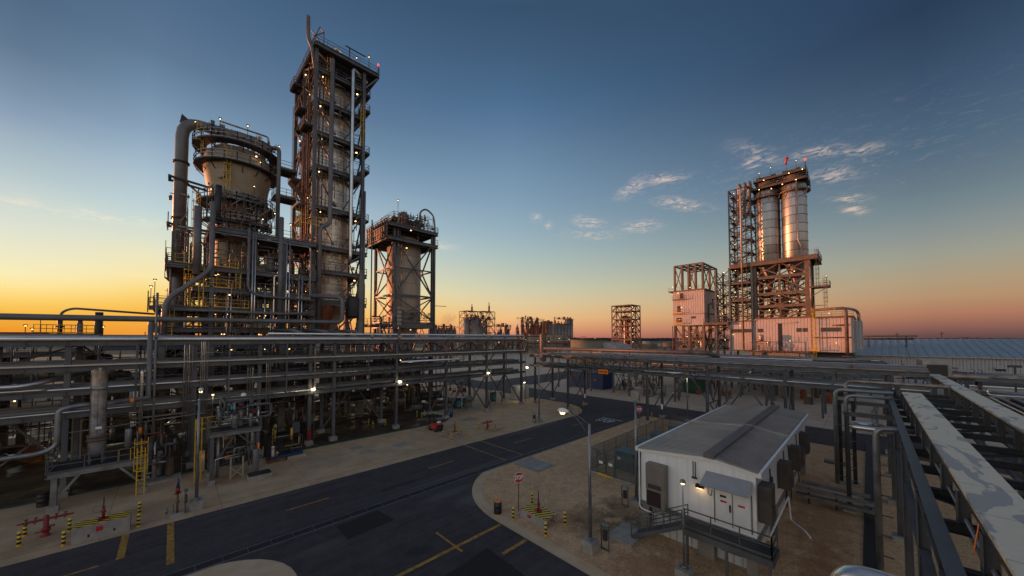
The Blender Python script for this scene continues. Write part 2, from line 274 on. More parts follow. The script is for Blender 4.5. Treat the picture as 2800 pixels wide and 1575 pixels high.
# ================================================================== mesh builder
class MB:
    def __init__(s, org=(0, 0, 0)): s.v = []; s.f = []; s.sm = []; s.org = org
    def quadbox(s, c8):
        b = len(s.v); s.v += c8
        for q in ((0, 3, 2, 1), (4, 5, 6, 7), (0, 1, 5, 4), (1, 2, 6, 5), (2, 3, 7, 6), (3, 0, 4, 7)):
            s.f.append(tuple(b+i for i in q)); s.sm.append(False)
    def box(s, x0, y0, z0, x1, y1, z1):
        s.quadbox([(x0, y0, z0), (x1, y0, z0), (x1, y1, z0), (x0, y1, z0), (x0, y0, z1), (x1, y0, z1), (x1, y1, z1), (x0, y1, z1)]); return s
    def frame3(s, p, q):
        d = [q[i]-p[i] for i in range(3)]; L = math.sqrt(sum(a*a for a in d)) or 1e-6; d = [a/L for a in d]
        if abs(d[2]) > .999: a = (1, 0, 0); b = (0, 1, 0) if d[2] > 0 else (0, -1, 0)
        else:
            h = math.hypot(d[0], d[1]); a = (-d[1]/h, d[0]/h, 0)
            b = (d[1]*a[2]-d[2]*a[1], d[2]*a[0]-d[0]*a[2], d[0]*a[1]-d[1]*a[0])
        return a, b
    def beam(s, p, q, w, h=None):
        h = h or w; a, b = s.frame3(p, q); w /= 2; h /= 2
        def c(o, i, j): return tuple(o[k]+a[k]*w*i+b[k]*h*j for k in range(3))
        s.quadbox([c(p, -1, -1), c(p, 1, -1), c(p, 1, 1), c(p, -1, 1), c(q, -1, -1), c(q, 1, -1), c(q, 1, 1), c(q, -1, 1)]); return s
    def ibeam(s, p, q, w, h, t=None):
        t = t or w*.09; a, b = s.frame3(p, q)
        for k in (-1, 1):
            o = [b[i]*k*(h/2-t/2) for i in range(3)]
            s.beam([p[i]+o[i] for i in range(3)], [q[i]+o[i] for i in range(3)], w, t)
        s.beam(p, q, t, h-2*t-.002); return s
    def bend(s, pts, R, k=5):
        out = [pts[0]]
        for i in range(1, len(pts)-1):
            p, c, q = pts[i-1], pts[i], pts[i+1]
            d1 = [p[j]-c[j] for j in range(3)]; d2 = [q[j]-c[j] for j in range(3)]
            l1 = math.sqrt(sum(a*a for a in d1)); l2 = math.sqrt(sum(a*a for a in d2)); r = min(R, l1*.49, l2*.49)
            a = [c[j]+d1[j]/l1*r for j in range(3)]; b = [c[j]+d2[j]/l2*r for j in range(3)]
            for m in range(k+1):
                t = m/k; out.append(tuple((1-t)**2*a[j]+2*t*(1-t)*c[j]+t*t*b[j] for j in range(3)))
        out.append(pts[-1]); return out
    def tube(s, pts, r, n=10, R=None, smooth=True):
        if R: pts = s.bend(pts, R)
        rings = []; prev = None; m = len(pts)
        for i, p in enumerate(pts):
            a = pts[max(i-1, 0)]; c = pts[min(i+1, m-1)]
            d = [c[j]-a[j] for j in range(3)]; L = math.sqrt(sum(x*x for x in d)) or 1e-6; d = [x/L for x in d]
            if prev is None:
                u = (0, 0, 1) if abs(d[2]) < .9 else (1, 0, 0)
            else: u = prev
            dt = sum(u[j]*d[j] for j in range(3)); u = [u[j]-d[j]*dt for j in range(3)]; L = math.sqrt(sum(x*x for x in u)) or 1e-6; u = [x/L for x in u]; prev = u
            w = (d[1]*u[2]-d[2]*u[1], d[2]*u[0]-d[0]*u[2], d[0]*u[1]-d[1]*u[0])
            rr = r[i] if isinstance(r, (list, tuple)) else r
            b = len(s.v); s.v += [tuple(p[j]+rr*(cos(2*pi*k/n)*u[j]+sin(2*pi*k/n)*w[j]) for j in range(3)) for k in range(n)]; rings.append(b)
        for a, b in zip(rings, rings[1:]):
            for k in range(n):
                s.f.append((a+k, a+(k+1) % n, b+(k+1) % n, b+k)); s.sm.append(smooth)
        s.f.append(tuple(rings[0]+k for k in range(n))[::-1]); s.sm.append(False)
        s.f.append(tuple(rings[-1]+k for k in range(n))); s.sm.append(False); return s
    def lathe(s, cx, cy, prof, n=32, smooth=True, a0=0, a1=2*pi):
        full = abs(a1-a0-2*pi) < 1e-6; m = n if full else n+1; rings = []
        for r, z in prof:
            b = len(s.v); s.v += [(cx+r*cos(a0+(a1-a0)*k/n), cy+r*sin(a0+(a1-a0)*k/n), z) for k in range(m)]; rings.append(b)
        for a, b in zip(rings, rings[1:]):
            for k in range(n): s.f.append((a+k, a+(k+1) % m, b+(k+1) % m, b+k)); s.sm.append(smooth)
        return s
    def cyl(s, cx, cy, z0, z1, r, n=16, r2=None):
        b = len(s.f); s.lathe(cx, cy, [(r, z0), (r2 if r2 is not None else r, z1)], n)
        a = len(s.v)-2*n
        s.f.append(tuple(a+k for k in range(n))[::-1]); s.sm.append(False); s.f.append(tuple(a+n+k for k in range(n))); s.sm.append(False); return s
    def vessel(s, cx, cy, z0, z1, r, n=24, dome=.5):
        pr = [(.01, z0)]+[(r*sin(t*pi/8), z0+r*dome*(1-cos(t*pi/8))) for t in (1, 2, 3, 4)]+[(r*cos(t*pi/8), z1-r*dome*(1-sin(t*pi/8))) for t in (0, 1, 2, 3)]+[(.01, z1)]
        return s.lathe(cx, cy, pr, n)
    def hvessel(s, p, q, r, n=16):
        d = [(q[i]-p[i]) for i in range(3)]; L = math.sqrt(sum(a*a for a in d)); u = [a/L for a in d]
        ts = [0, .06, .16, .3, L-.3, L-.16, L-.06, L]; rs = [r*.15, r*.6, r*.88, r, r, r*.88, r*.6, r*.15]
        return s.tube([tuple(p[i]+u[i]*t for i in range(3)) for t in ts], rs, n)
    def poly(s, pts, z=None):
        b = len(s.v); s.v += [(p[0], p[1], z if z is not None else p[2]) for p in pts]; s.f.append(tuple(range(b, b+len(pts)))); s.sm.append(False); return s
    def ringdeck(s, cx, cy, z, r0, r1, t=.18, n=40, a0=0, a1=2*pi):
        return s.lathe(cx, cy, [(r0, z), (r1, z), (r1, z-t), (r0, z-t), (r0, z)], n, False, a0, a1)
    def rail(s, pts, h=1.07, closed=False, step=1.6, w=.055):
        if closed: pts = list(pts)+[pts[0]]
        for p, q in zip(pts, pts[1:]):
            L = math.dist(p, q); k = max(1, round(L/step))
            for i in range(k+1):
                t = i/k; c = [p[j]+(q[j]-p[j])*t for j in range(3)]
                s.beam(c, (c[0], c[1], c[2]+h), w)
            for z in (h, h*.55):
                s.beam((p[0], p[1], p[2]+z), (q[0], q[1], q[2]+z), w)
            s.beam((p[0], p[1], p[2]+.08), (q[0], q[1], q[2]+.08), .02, .12)
        return s
    def ringrail(s, cx, cy, z, r, n=24, a0=0, a1=2*pi, h=1.07):
        pts = [(cx+r*cos(a0+(a1-a0)*k/n), cy+r*sin(a0+(a1-a0)*k/n), z) for k in range(n+1)]
        return s.rail(pts, h, False, 1.6)
    def ladder(s, x, y, z0, z1, dx=1, dy=0, w=.45, cage=True):
        px, py = -dy*w/2, dx*w/2
        for k in (-1, 1): s.beam((x+px*k, y+py*k, z0), (x+px*k, y+py*k, z1), .07)
        z = z0+.3
        while z < z1: s.beam((x-px, y-py, z), (x+px, y+py, z), .035); z += .33
        if cage:
            z = z0+2.2; R = .38
            while z < z1+.9:
                pts = [(x-dx*(R*1.0+R*cos(a))+(-dy)*R*sin(a), y-dy*(R*1.0+R*cos(a))+dx*R*sin(a), z) for a in [pi*(k/4-1) + pi for k in range(-4, 5)]]
                for p, q in zip(pts, pts[1:]): s.beam(p, q, .05)
                z += 1.1
            for k in (-1, 0, 1): s.beam((x-dx*(R*1.6), y-dy*R*1.6+0, z0+2.2) if k == 0 else (x+px*k*1.7-dx*R, y+py*k*1.7-dy*R, z0+2.2), (x-dx*(R*1.6), y-dy*R*1.6, z1+.9) if k == 0 else (x+px*k*1.7-dx*R, y+py*k*1.7-dy*R, z1+.9), .04)
        return s
    def stair(s, p, q, w=.8, tread=True, rails=True, axis='x'):
        """flight from p up to q"""
        dx, dy = q[0]-p[0], q[1]-p[1]; L = math.hypot(dx, dy); ux, uy = dx/L, dy/L; nx, ny = -uy*w/2, ux*w/2
        for k in (-1, 1):
            s.beam((p[0]+nx*k, p[1]+ny*k, p[2]), (q[0]+nx*k, q[1]+ny*k, q[2]), .06, .22)
            if rails:
                for h in (1.0, .55): s.beam((p[0]+nx*k, p[1]+ny*k, p[2]+h), (q[0]+nx*k, q[1]+ny*k, q[2]+h), .05)
                for i in range(4):
                    t = i/3; c = (p[0]+dx*t+nx*k, p[1]+dy*t+ny*k, p[2]+(q[2]-p[2])*t); s.beam(c, (c[0], c[1], c[2]+1.0), .05)
        if tread:
            n = max(3, int(abs(q[2]-p[2])/.2))
            for i in range(n):
                t = (i+.5)/n; c = (p[0]+dx*t, p[1]+dy*t, p[2]+(q[2]-p[2])*t)
                s.beam((c[0]-nx*.96, c[1]-ny*.96, c[2]), (c[0]+nx*.96, c[1]+ny*.96, c[2]), .24, .035)
        return s
def mesh_obj(name, mb, mat, parent=None, ploc=None):
    me = bpy.data.meshes.new(name); ox, oy, oz = mb.org
    me.from_pydata([(v[0]-ox, v[1]-oy, v[2]-oz) for v in mb.v] if (ox or oy or oz) else mb.v, [], mb.f)
    me.polygons.foreach_set('use_smooth', mb.sm); me.materials.append(MATS[mat])
    o = bpy.data.objects.new(name, me); COL.objects.link(o)
    o.location = mb.org
    if parent is not None:
        o.parent = parent; pl = parent.get('_w', (0, 0, 0)); o.location = (ox-pl[0], oy-pl[1], oz-pl[2])
    o['_w'] = (ox, oy, oz); return o
P = mesh_obj
def tag(o, label, cat, group=None):
    o['label'] = label; o['category'] = cat
    if group: o['group'] = group
    return o
def thing(name, label, cat, loc=(0, 0, 0), group=None):
    o = bpy.data.objects.new(name, None); COL.objects.link(o); o.location = loc; o['_w'] = tuple(loc); o.empty_display_size = .3
    return tag(o, label, cat, group)
def struct(name, mb, mat):
    o = mesh_obj(name, mb, mat); o['kind'] = 'structure'; return o
def dup(root, loc, label, group=None):
    r = root.copy(); COL.objects.link(r); r.location = loc; r['label'] = label
    if group: r['group'] = group
    for ch in list(root.children):
        c = ch.copy(); COL.objects.link(c); c.parent = r
        for g in ch.children:
            d = g.copy(); COL.objects.link(d); d.parent = c
    return r
def textmesh(body, size, mat, name, parent, origin, xdir, ydir, bold=0.0, ext=.004):
    cu = bpy.data.curves.new('t', 'FONT'); cu.body = body; cu.size = size; cu.align_x = 'CENTER'; cu.align_y = 'CENTER'; cu.extrude = ext; cu.offset = bold
    t = bpy.data.objects.new('t', cu); COL.objects.link(t); bpy.context.view_layer.update()
    me = bpy.data.meshes.new_from_object(t.evaluated_get(bpy.context.evaluated_depsgraph_get())); bpy.data.objects.remove(t)
    zd = (xdir[1]*ydir[2]-xdir[2]*ydir[1], xdir[2]*ydir[0]-xdir[0]*ydir[2], xdir[0]*ydir[1]-xdir[1]*ydir[0])
    mb = MB(); mb.v = [tuple(origin[i]+v.co[0]*xdir[i]+v.co[1]*ydir[i]+v.co[2]*zd[i] for i in range(3)) for v in me.vertices]
    mb.f = [tuple(p.vertices) for p in me.polygons]; mb.sm = [False]*len(mb.f)
    return mesh_obj(name, mb, mat, parent)
def lamp(parent, x, y, z, s=.22, mat='lamp_warm', name='lamp'):
    s *= .75
    return P(name, MB().box(x-s/2, y-s/2, z-s*.3, x+s/2, y+s/2, z+s*.3), mat, parent)
def point(name, loc, e, col=(1, .72, .38), r=.12, spot=None, parent=None):
    l = bpy.data.lights.new(name, 'SPOT' if spot else 'POINT'); l.energy = e; l.color = col; l.shadow_soft_size = r
    o = bpy.data.objects.new(name, l); COL.objects.link(o); o.location = loc
    if spot: l.spot_size = radians(spot); l.spot_blend = .6
    if parent is not None:
        pl = parent.get('_w', (0, 0, 0)); o.parent = parent; o.location = tuple(loc[i]-pl[i] for i in range(3))
    return o
def polelamp(parent, x, y, z, h=2.2):
    P('lamp_post', MB().beam((x, y, z), (x, y, z+h), .06).box(x-.16, y-.1, z+h-.03, x+.16, y+.1, z+h+.1), 'steel_dark', parent)
    lamp(parent, x, y, z+h-.08, .15)
# ================================================================== SETTING
def arc(cx, cy, r, a0, a1, n=10): return [(cx+r*cos(radians(a0+(a1-a0)*k/n)), cy+r*sin(radians(a0+(a1-a0)*k/n))) for k in range(n+1)]
simple('land', (.05, .045, .028), .95, 0, .3, .01, col2=(.09, .08, .05), fine=.1)
struct('ground', MB().box(-3500, -3500, -1.0, 3500, 3500, 0), 'land')
struct('gravel_ground', MB().poly([(-160, -130), (420, -130), (420, 420), (-160, 420)], .004), 'gravel')
struct('concrete_apron', MB().poly([(-150, 34.7), (47.9, 34.7)]+arc(47.9, 43.8, 9.1, -90, 0, 12)+[(57, 140), (-150, 140)], .008), 'pad')
struct('concrete_lot', MB().poly([(67.6, -60), (200, -60), (200, 260), (67.6, 260)], .008), 'lot')
struct('plant_floor', MB().poly([(-120, 46.5), (30.5, 46.5), (33.5, 49.0), (33.5, 54), (44, 57), (44, 110), (-120, 110)], .012), 'plantfloor')
kb = MB().box(-120, 46.28, 0, 30.6, 46.5, .15); kb.beam((30.6, 46.39, .075), (33.5, 48.8, .075), .2, .15); kb.v = kb.v
struct('floor_kerb', kb, 'kerb_green')
rd = [(-200, 27), (5-4, 27)]+[]
struct('main_road', MB().poly([(-200, 27.0), (56.2, 27.0), (57.2, 26.0), (57.2, -130), (67.6, -130), (67.6, 260), (57.0, 260)]+arc(47.9, 43.8, 9.1, 0, -90, 12)+[(-200, 34.7)], .016), 'asphalt')
struct('far_road', MB().poly([(67.6, 66), (67.6, 80), (110, 84), (180, 92), (180, 80), (110, 70)], .016), 'asphalt')
struct('side_road', MB().poly([(5.2, -60), (16.7, -60), (16.65, 10.5), (16.75, 16)]+arc(25.1, 18.8, 8.3, 182, 94, 14)+[(25.6, 27.0), (0.8, 27.0)]+arc(1.0, 22.4, 4.2, 88, 0, 8), .014), 'asphalt')
struct('gravel_verge', MB().poly([(16.72, -60), (17.55, -60), (17.5, 10.5), (17.6, 16)]+arc(25.1, 18.8, 7.45, 182, 94, 14)+arc(25.1, 18.8, 8.28, 94, 182, 14)+[(16.77, 16), (16.67, 10.5)], .010), 'kerbside')
struct('road_island', MB().poly([(-60, 10), (5.1, 10), (5.18, 22.4)]+arc(1.0, 22.4, 4.18, 0, 88, 8)+[(-60, 26.6)], .012), 'kerbside')
struct('asphalt_patch', MB().poly([(8.4, 23.8), (11.7, 24.0), (11.4, 26.2), (8.4, 25.95)], .020), 'asphalt_new')
struct('asphalt_patch', MB().poly([(14.3, 16.85), (14.1, 13.2), (8.5, 12.4), (8.2, 16.3), (12.5, 16.6)], .020), 'asphalt_new')
mk = MB()
for k in range(-4, 5):
    x = 6.43+12.15*k
    if x < 46: mk.box(x, 30.94, .019, x+3.0, 31.08, .022)
for x, w, y0 in ((-1.9, .34, 31.1), (.22, .34, 28.4), (25.75, .13, 27.2), (28.28, .13, 27.2)): mk.box(x-w/2, y0, .019, x+w/2, 34.65, .0222)
mk.box(-60, 35.85, .010, 56.0-9, 35.93, .013)
mk.box(8.0, 18.15, .020, 16.7, 18.4, .023); mk.box(14.55, 15.6, .0205, 16.6, 15.85, .0232); mk.box(12.87, 17.6, .020, 13.02, 20.5, .0228)
struct('yellow_road_marking', mk, 'roadyellow')
struct('stop_line', MB().box(50.65, 27.3, .019, 50.95, 30.8, .022), 'roadwhite')
o = textmesh('STOP', 1.1, 'roadwhite', 'road_lettering', None, (49.1, 29.35, .021), (0, -1.0, 0), (2.3, 0, 0), .022, .001); o['kind'] = 'structure'
# drain channels: dark covered slots between steel edges
dc = MB().box(-150, 26.5, 0, 56.0, 27.12, .05)
struct('drain_channel', dc, 'dark_red')
ed = MB()
for y in (26.45, 27.17): ed.box(-150, y-.04, 0, 56.0, y+.04, .062)
x = -30
while x < 56: ed.box(x, 26.505, .045, x+.03, 27.115, .056); x += 1.2
struct('channel_edge', ed, 'edge_blue')
struct('drain_channel', MB().box(14, -.05, 0, 62, .47, .05), 'black')
struct('channel_edge', MB().box(14, -.13, 0, 62, -.052, .07).box(14, .472, 0, 62, .55, .07), 'steel_dark')
for (x0, y0, x1, y1) in ((15.2, 42.2, 16.6, 43.6), (15.5, 39.9, 17.2, 40.9), (19.4, 39.7, 21.0, 41.1)): struct('concrete_patch', MB().box(x0, y0, .009, x1, y1, .0125), 'concrete')
# wooded ridge on the horizon
wd = MB(); rw = random.Random(3); prof = []
for i in range(0, 1101):
    az = -130+i*.25
    t = min(1, max(0, (az-0)/70)); R = 1000*(1-t)+1900*t; h = (23 if az < -12 else 19)*(1-t)+14.2*t
    prof.append((az, R, h+rw.uniform(-1, 1)*(1.3 if az < 0 else 1.0)+1.5*sin(az*.35)*(1-t)+.8*sin(az*1.3+1)))
for rr, hh in ((0, 0), (4, .85), (14, 1.0), (40, .97), (70, .9)):
    for az, R, h in prof:
        a = radians(az); j = rw.uniform(-2, 2); wd.v.append(((R+rr+j)*sin(a), (R+rr+j)*cos(a), max(0, h*hh+(rw.uniform(-.8, .8) if hh else 0))))
m_ = len(prof)
for q in range(4):
    for i in range(m_-1): wd.f.append((q*m_+i, q*m_+i+1, (q+1)*m_+i+1, (q+1)*m_+i)); wd.sm.append(False)
w = mesh_obj('woodland', wd, 'wood'); w['kind'] = 'stuff'; tag(w, 'dark line of far woodland along the horizon', 'woodland')

# ================================================================== FOREGROUND THINGS
# --- white substation building
B = thing('substation_building', 'white panelled substation building with dark ribbed roof, wall air conditioner and double door', 'building', (23, 4.5, 0))
P('wall', MB().box(23, 4.5, 2.1, 43.9, 11.0, 5.55), 'panel_white', B)
gb = MB(); b = len(gb.v); gb.v += [(22.985, 4.5, 5.55), (22.985, 11.0, 5.55), (22.985, 6.75, 5.98)]; gb.f.append((0, 1, 2)); gb.sm.append(False)
P('gable', gb, 'panel_white', B)
P('base_frame', MB().box(22.9, 4.4, 1.85, 44, 11.1, 2.095), 'galv', B)
sk = MB()
sk.box(23.5, 4.9, 0, 43.5, 10.7, 1.85)
P('skirting', sk, 'skirt', B)
for x in (23.25, 29, 35, 43.5):
    for y in (4.75, 10.75):
        P('pier', MB().box(x-.25, y-.25, 0, x+.25, y+.25, 1.85), 'fireproof', B)
P('pier', MB().box(22.95, 6.6, 0, 23.45, 7.5, 1.85), 'fireproof', B)
rf = MB(); rb = MB(); rbd = MB()
def roofz(y): return 5.98-(y-6.75)*.098 if y > 6.75 else 5.98-(6.75-y)*.13
for (xa, xb, dz, mat, rm) in ((22.8, 32.6, 0, 'roof', rb), (32.9, 44.1, .05, 'roof', rb)):
    rq = MB(); r = MB(); r.v += [(xa, 11.15, roofz(11.15)+dz), (xb, 11.15, roofz(11.15)+dz), (xb, 6.9, roofz(6.9)+dz), (xa, 6.9, roofz(6.9)+dz)]; r.f.append((0, 1, 2, 3)); r.sm.append(False)
    r.v += [(xa, 6.6, roofz(6.6)+dz), (xb, 6.6, roofz(6.6)+dz), (xb, 4.35, roofz(4.35)+dz), (xa, 4.35, roofz(4.35)+dz)]; r.f.append((4, 5, 6, 7)); r.sm.append(False)
    k = xa+.1
    while k < xb-.05:
        rq.beam((k, 11.12, roofz(11.12)+dz+.04), (k, 6.92, roofz(6.92)+dz+.04), .12, .08)
        rq.beam((k, 6.58, roofz(6.58)+dz+.04), (k, 4.38, roofz(4.38)+dz+.04), .12, .08); k += .34
    P('roof', r, 'roof', B); P('roof_rib', rq, 'roof_rib', B)
rc = MB().box(22.75, 6.45, 5.93, 32.6, 7.05, 6.16); rc.box(32.9, 6.45, 5.98, 44.15, 7.05, 6.2)
P('ridge_cap', rc, 'roof_dark', B)
cv = MB(); cv.beam((32.75, 11.2, roofz(11.2)+.1), (32.75, 6.75, 6.12), .3, .16); cv.beam((32.75, 6.75, 6.12), (32.75, 4.3, roofz(4.3)+.1), .3, .16)
P('roof_joint_cover', cv, 'roof_rib', B)
P('gutter', MB().box(22.8, 11.16, 5.38, 44.1, 11.3, 5.64), 'white', B); P('gutter', MB().box(22.8, 4.2, 5.45, 44.1, 4.34, 5.72), 'white', B)
fa = MB(); fa.beam((22.93, 11.2, 5.44), (22.93, 6.75, 5.86), .09, .26); fa.beam((22.93, 6.75, 5.86), (22.93, 4.3, 5.54), .09, .26)
P('fascia', fa, 'white', B)
# wall air conditioner
ac = P('air_conditioner', MB().box(22.35, 9.2, 3.25, 22.94, 10.4, 4.85), 'ac', B)
P('vent', MB().box(22.33, 9.4, 3.32, 22.35, 10.25, 3.6), 'louvre', ac)
acl = P('air_conditioner', MB().box(22.4, 9.2, 2.15, 22.94, 10.4, 3.23), 'ac', B); P('vent', MB().box(22.38, 9.45, 2.2, 22.4, 10.35, 3.15), 'dark_red', acl)
# doors with handle and notices
for (ya, yb) in ((5.64, 6.5), (4.76, 5.6)):
    d = P('door', MB().box(22.955, ya, 2.28, 22.985, yb, 4.32), 'white', B)
    if ya > 5.6: P('handle', MB().box(22.90, 5.7, 3.1, 22.955, 5.78, 3.5), 'black', d)
    n = P('notice', MB().box(22.945, (ya+yb)/2-.17, 3.42, 22.955, (ya+yb)/2+.17, 3.66), 'whitesign', d)
    P('notice_band', MB().box(22.94, (ya+yb)/2-.165, 3.55, 22.946, (ya+yb)/2+.165, 3.655), 'signred', d)
    if ya > 5.6: P('name_plate', MB().box(22.945, 5.93, 3.82, 22.955, 6.25, 3.95), 'steel_dark', d)
textmesh('ABB', .13, 'red', 'wall_logo', B, (22.975, 6.38, 4.42), (0, -1, 0), (0, 0, 1), .006)
fr = MB()
for y in (4.70, 5.62, 6.54): fr.box(22.94, y-.025, 2.26, 22.99, y+.025, 4.36)
P('door_frame', fr, 'galv', B)
cn = MB(); cn.v += [(22.98, 6.95, 5.12), (22.98, 4.66, 5.12), (21.9, 4.62, 4.62), (21.9, 7.0, 4.62), (22.98, 6.95, 5.06), (22.98, 4.66, 5.06), (21.9, 4.62, 4.56), (21.9, 7.0, 4.56)]
for q in ((0, 3, 2, 1), (4, 5, 6, 7), (2, 3, 7, 6), (0, 4, 7, 3), (1, 2, 6, 5)): cn.f.append(q); cn.sm.append(False)
P('canopy', cn, 'skin_grey', B)
wl = P('wall_light', MB().box(22.72, 7.05, 4.05, 22.93, 7.5, 4.25), 'black', B)
P('lamp', MB().box(22.76, 7.1, 4.02, 22.9, 7.45, 4.045), 'lamp_warm', wl); point('wall_light_glow', (22.7, 7.28, 3.9), 1.6, parent=B)
cdt = MB(); cdt.tube([(22.93, 7.55, 5.5), (22.93, 7.55, 4.55)], .025, 6); cdt.tube([(22.93, 7.68, 5.5), (22.93, 7.68, 4.6)], .025, 6); cdt.box(22.86, 7.45, 4.48, 22.95, 7.75, 4.58); P('conduit', cdt, 'steel_dark', B); cdt = MB()
cdt.tube([(22.93, 6.85, 4.2), (22.85, 6.85, 3.85), (22.93, 6.7, 3.7), (22.93, 6.65, 4.1)], .02, 6, .1)
P('conduit', cdt, 'steel_dark', B)
P('downpipe', MB().tube([(22.85, 11.06, 5.4), (22.85, 11.06, 1.7), (22.8, 10.9, 1.62), (22.8, 7.9, 1.35)], .05, 8, .15), 'white', B)
# equipment along the right-hand wall
for (xa, xb, z0, z1, ya) in ((23.3, 24.3, 2.9, 4.9, 3.85), (29.2, 30.2, 3.0, 4.7, 3.85), (31.6, 32.3, 2.4, 3.6, 4.0), (34.0, 35.0, 3.0, 4.7, 3.85), (37.5, 38.4, 2.4, 3.8, 4.0), (39.5, 40.5, 3.0, 4.7, 3.85)):
    u = P('air_conditioner', MB().box(xa, ya, z0, xb, 4.46, z1), 'ac_dark', B); P('vent', MB().box(xa+.1, ya-.02, z0+.15, xb-.1, ya, z0+(z1-z0)*.45), 'louvre', u)
cb = MB()
for x in (26.2, 31.0, 33.0, 37.0): cb.tube([(x, 4.4, 5.1), (x, 4.3, 3.0), (x, 4.25, 1.2)], .04, 6, .1)
cb.box(26.6, 4.38, 4.0, 27.1, 4.47, 4.35)
P('conduit', cb, 'steel_dark', B)
P('downpipe', MB().tube([(24.2, 4.2, 1.7), (31.2, 4.2, 1.9), (31.2, 4.1, .35), (30.0, 3.2, .35), (29.6, 2.9, .2)], .06, 8, .12), 'white', B)
P('window', MB().box(23.44, 5.4, .55, 23.49, 6.4, 1.5), 'black', B)
# --- steel walkway and stair
Wk = thing('access_walkway', 'grey steel grating walkway with stair and railings at the white building door', 'walkway', (21.5, 6, 0))
P('deck', MB().box(21.5, 3.6, 1.85, 22.95, 7.75, 2.05), 'grating', Wk)
dk = MB().beam((21.45, 3.55, 1.83), (21.45, 7.8, 1.83), .08, .34); dk.beam((21.45, 3.55, 1.83), (23, 3.55, 1.83), .08, .34); P('edge_beam', dk, 'steel', Wk)
P('handrail', MB().rail([(21.5, 7.7, 2.05), (21.5, 3.6, 2.05), (22.95, 3.6, 2.05)], step=1.4), 'steel', Wk)
st = MB().stair((21.98, 11.0, .2), (21.98, 7.85, 2.0), .95)
P('stair', st, 'steel', Wk)
P('landing_pad', MB().box(20.7, 10.6, 0, 22.9, 12.3, .16), 'concrete', Wk)
for (x, y) in ((21.55, 7.6), (21.55, 3.7), (21.55, 5.6)): P('post', MB().beam((x, y, 0), (x, y, 1.7), .12), 'steel', Wk)
# --- transformers inside the fence
def trafo(i, x, y, w, d, h, label):
    t = thing('transformer', label, 'transformer', (x, y, 0), 'green transformers inside the fenced yard')
    P('tank', MB().box(x, y, .18, x+w, y+d, h), 'trafo_green', t); P('lid', MB().box(x-.06, y-.06, h, x+w+.06, y+d+.06, h+.07), 'trafo_green', t)
    P('plinth', MB().box(x-.2, y-.2, 0, x+w+.2, y+d+.2, .18), 'concrete', t)
    for k in range(2): P('door', MB().box(x-.025, y+.06+k*d*.5, .3, x, y+d*.5-.04+k*d*.5, h-.12), 'trafo_green', t)
    P('warning_label', MB().box(x-.032, y+d*.68, h*.6, x-.026, y+d*.86, h*.74), 'whitesign', t)
    fins = MB()
    for k in range(7): fins.box(x+w, y+.15+k*d/8, .4, x+w+.35, y+.2+k*d/8, h-.3)
    P('cooling_fins', fins, 'trafo_green', t)
trafo(0, 31.6, 15.9, 1.5, 1.9, 1.9, 'green transformer nearest the pole, largest of the four'); trafo(1, 36.6, 16.2, 1.6, 1.8, 1.75, 'second green transformer from the gate, half hidden by the white roof')
trafo(2, 40.6, 16.4, 1.7, 1.9, 1.75, 'third green transformer from the gate'); trafo(3, 46.2, 16.6, 1.6, 1.8, 1.7, 'green transformer at the far end of the fenced yard')
F = thing('chainlink_fence', 'grey chain-link fence round the transformer yard with a double gate', 'fence', (29.7, 19.4, 0))
fp = [(29.7, 11.6), (29.7, 19.4), (50.2, 19.7), (50.2, 12.0)]
for p, q in zip(fp, fp[1:]):
    L = math.dist(p, q); n = round(L/2.55); pm = MB()
    for i in range(n+1): pm.tube([(p[0]+(q[0]-p[0])*i/n, p[1]+(q[1]-p[1])*i/n, 0), (p[0]+(q[0]-p[0])*i/n, p[1]+(q[1]-p[1])*i/n, 2.3)], .035, 6)
    for z in (2.28, 1.15, .1): pm.beam((*p, z), (*q, z), .035)
    P('fence_frame', pm, 'steel', F)
    me = MB(); me.v += [(*p, .05), (*q, .05), (*q, 2.28), (*p, 2.28)]; me.f.append((0, 1, 2, 3)); me.sm.append(False); P('wire_mesh', me, 'chainlink', F)
for (a, b) in ((18.6, 17.7), (17.6, 16.7)):
    g = MB(); g.rail([(29.62, a, .1), (29.62, b, .1)], 1.95, step=3, w=.05); g2 = P('gate', g, 'steel', F)
    P('notice', MB().box(29.58, (a+b)/2-.2, 1.05, 29.6, (a+b)/2+.2, 1.3), 'whitesign', g2)
P('kerb', MB().box(29.45, 11.6, 0, 29.62, 19.3, .14), 'concrete', F); P('yellow_kerb', MB().box(29.42, 16.9, 0, 29.60, 18.4, .16), 'yellow', F)
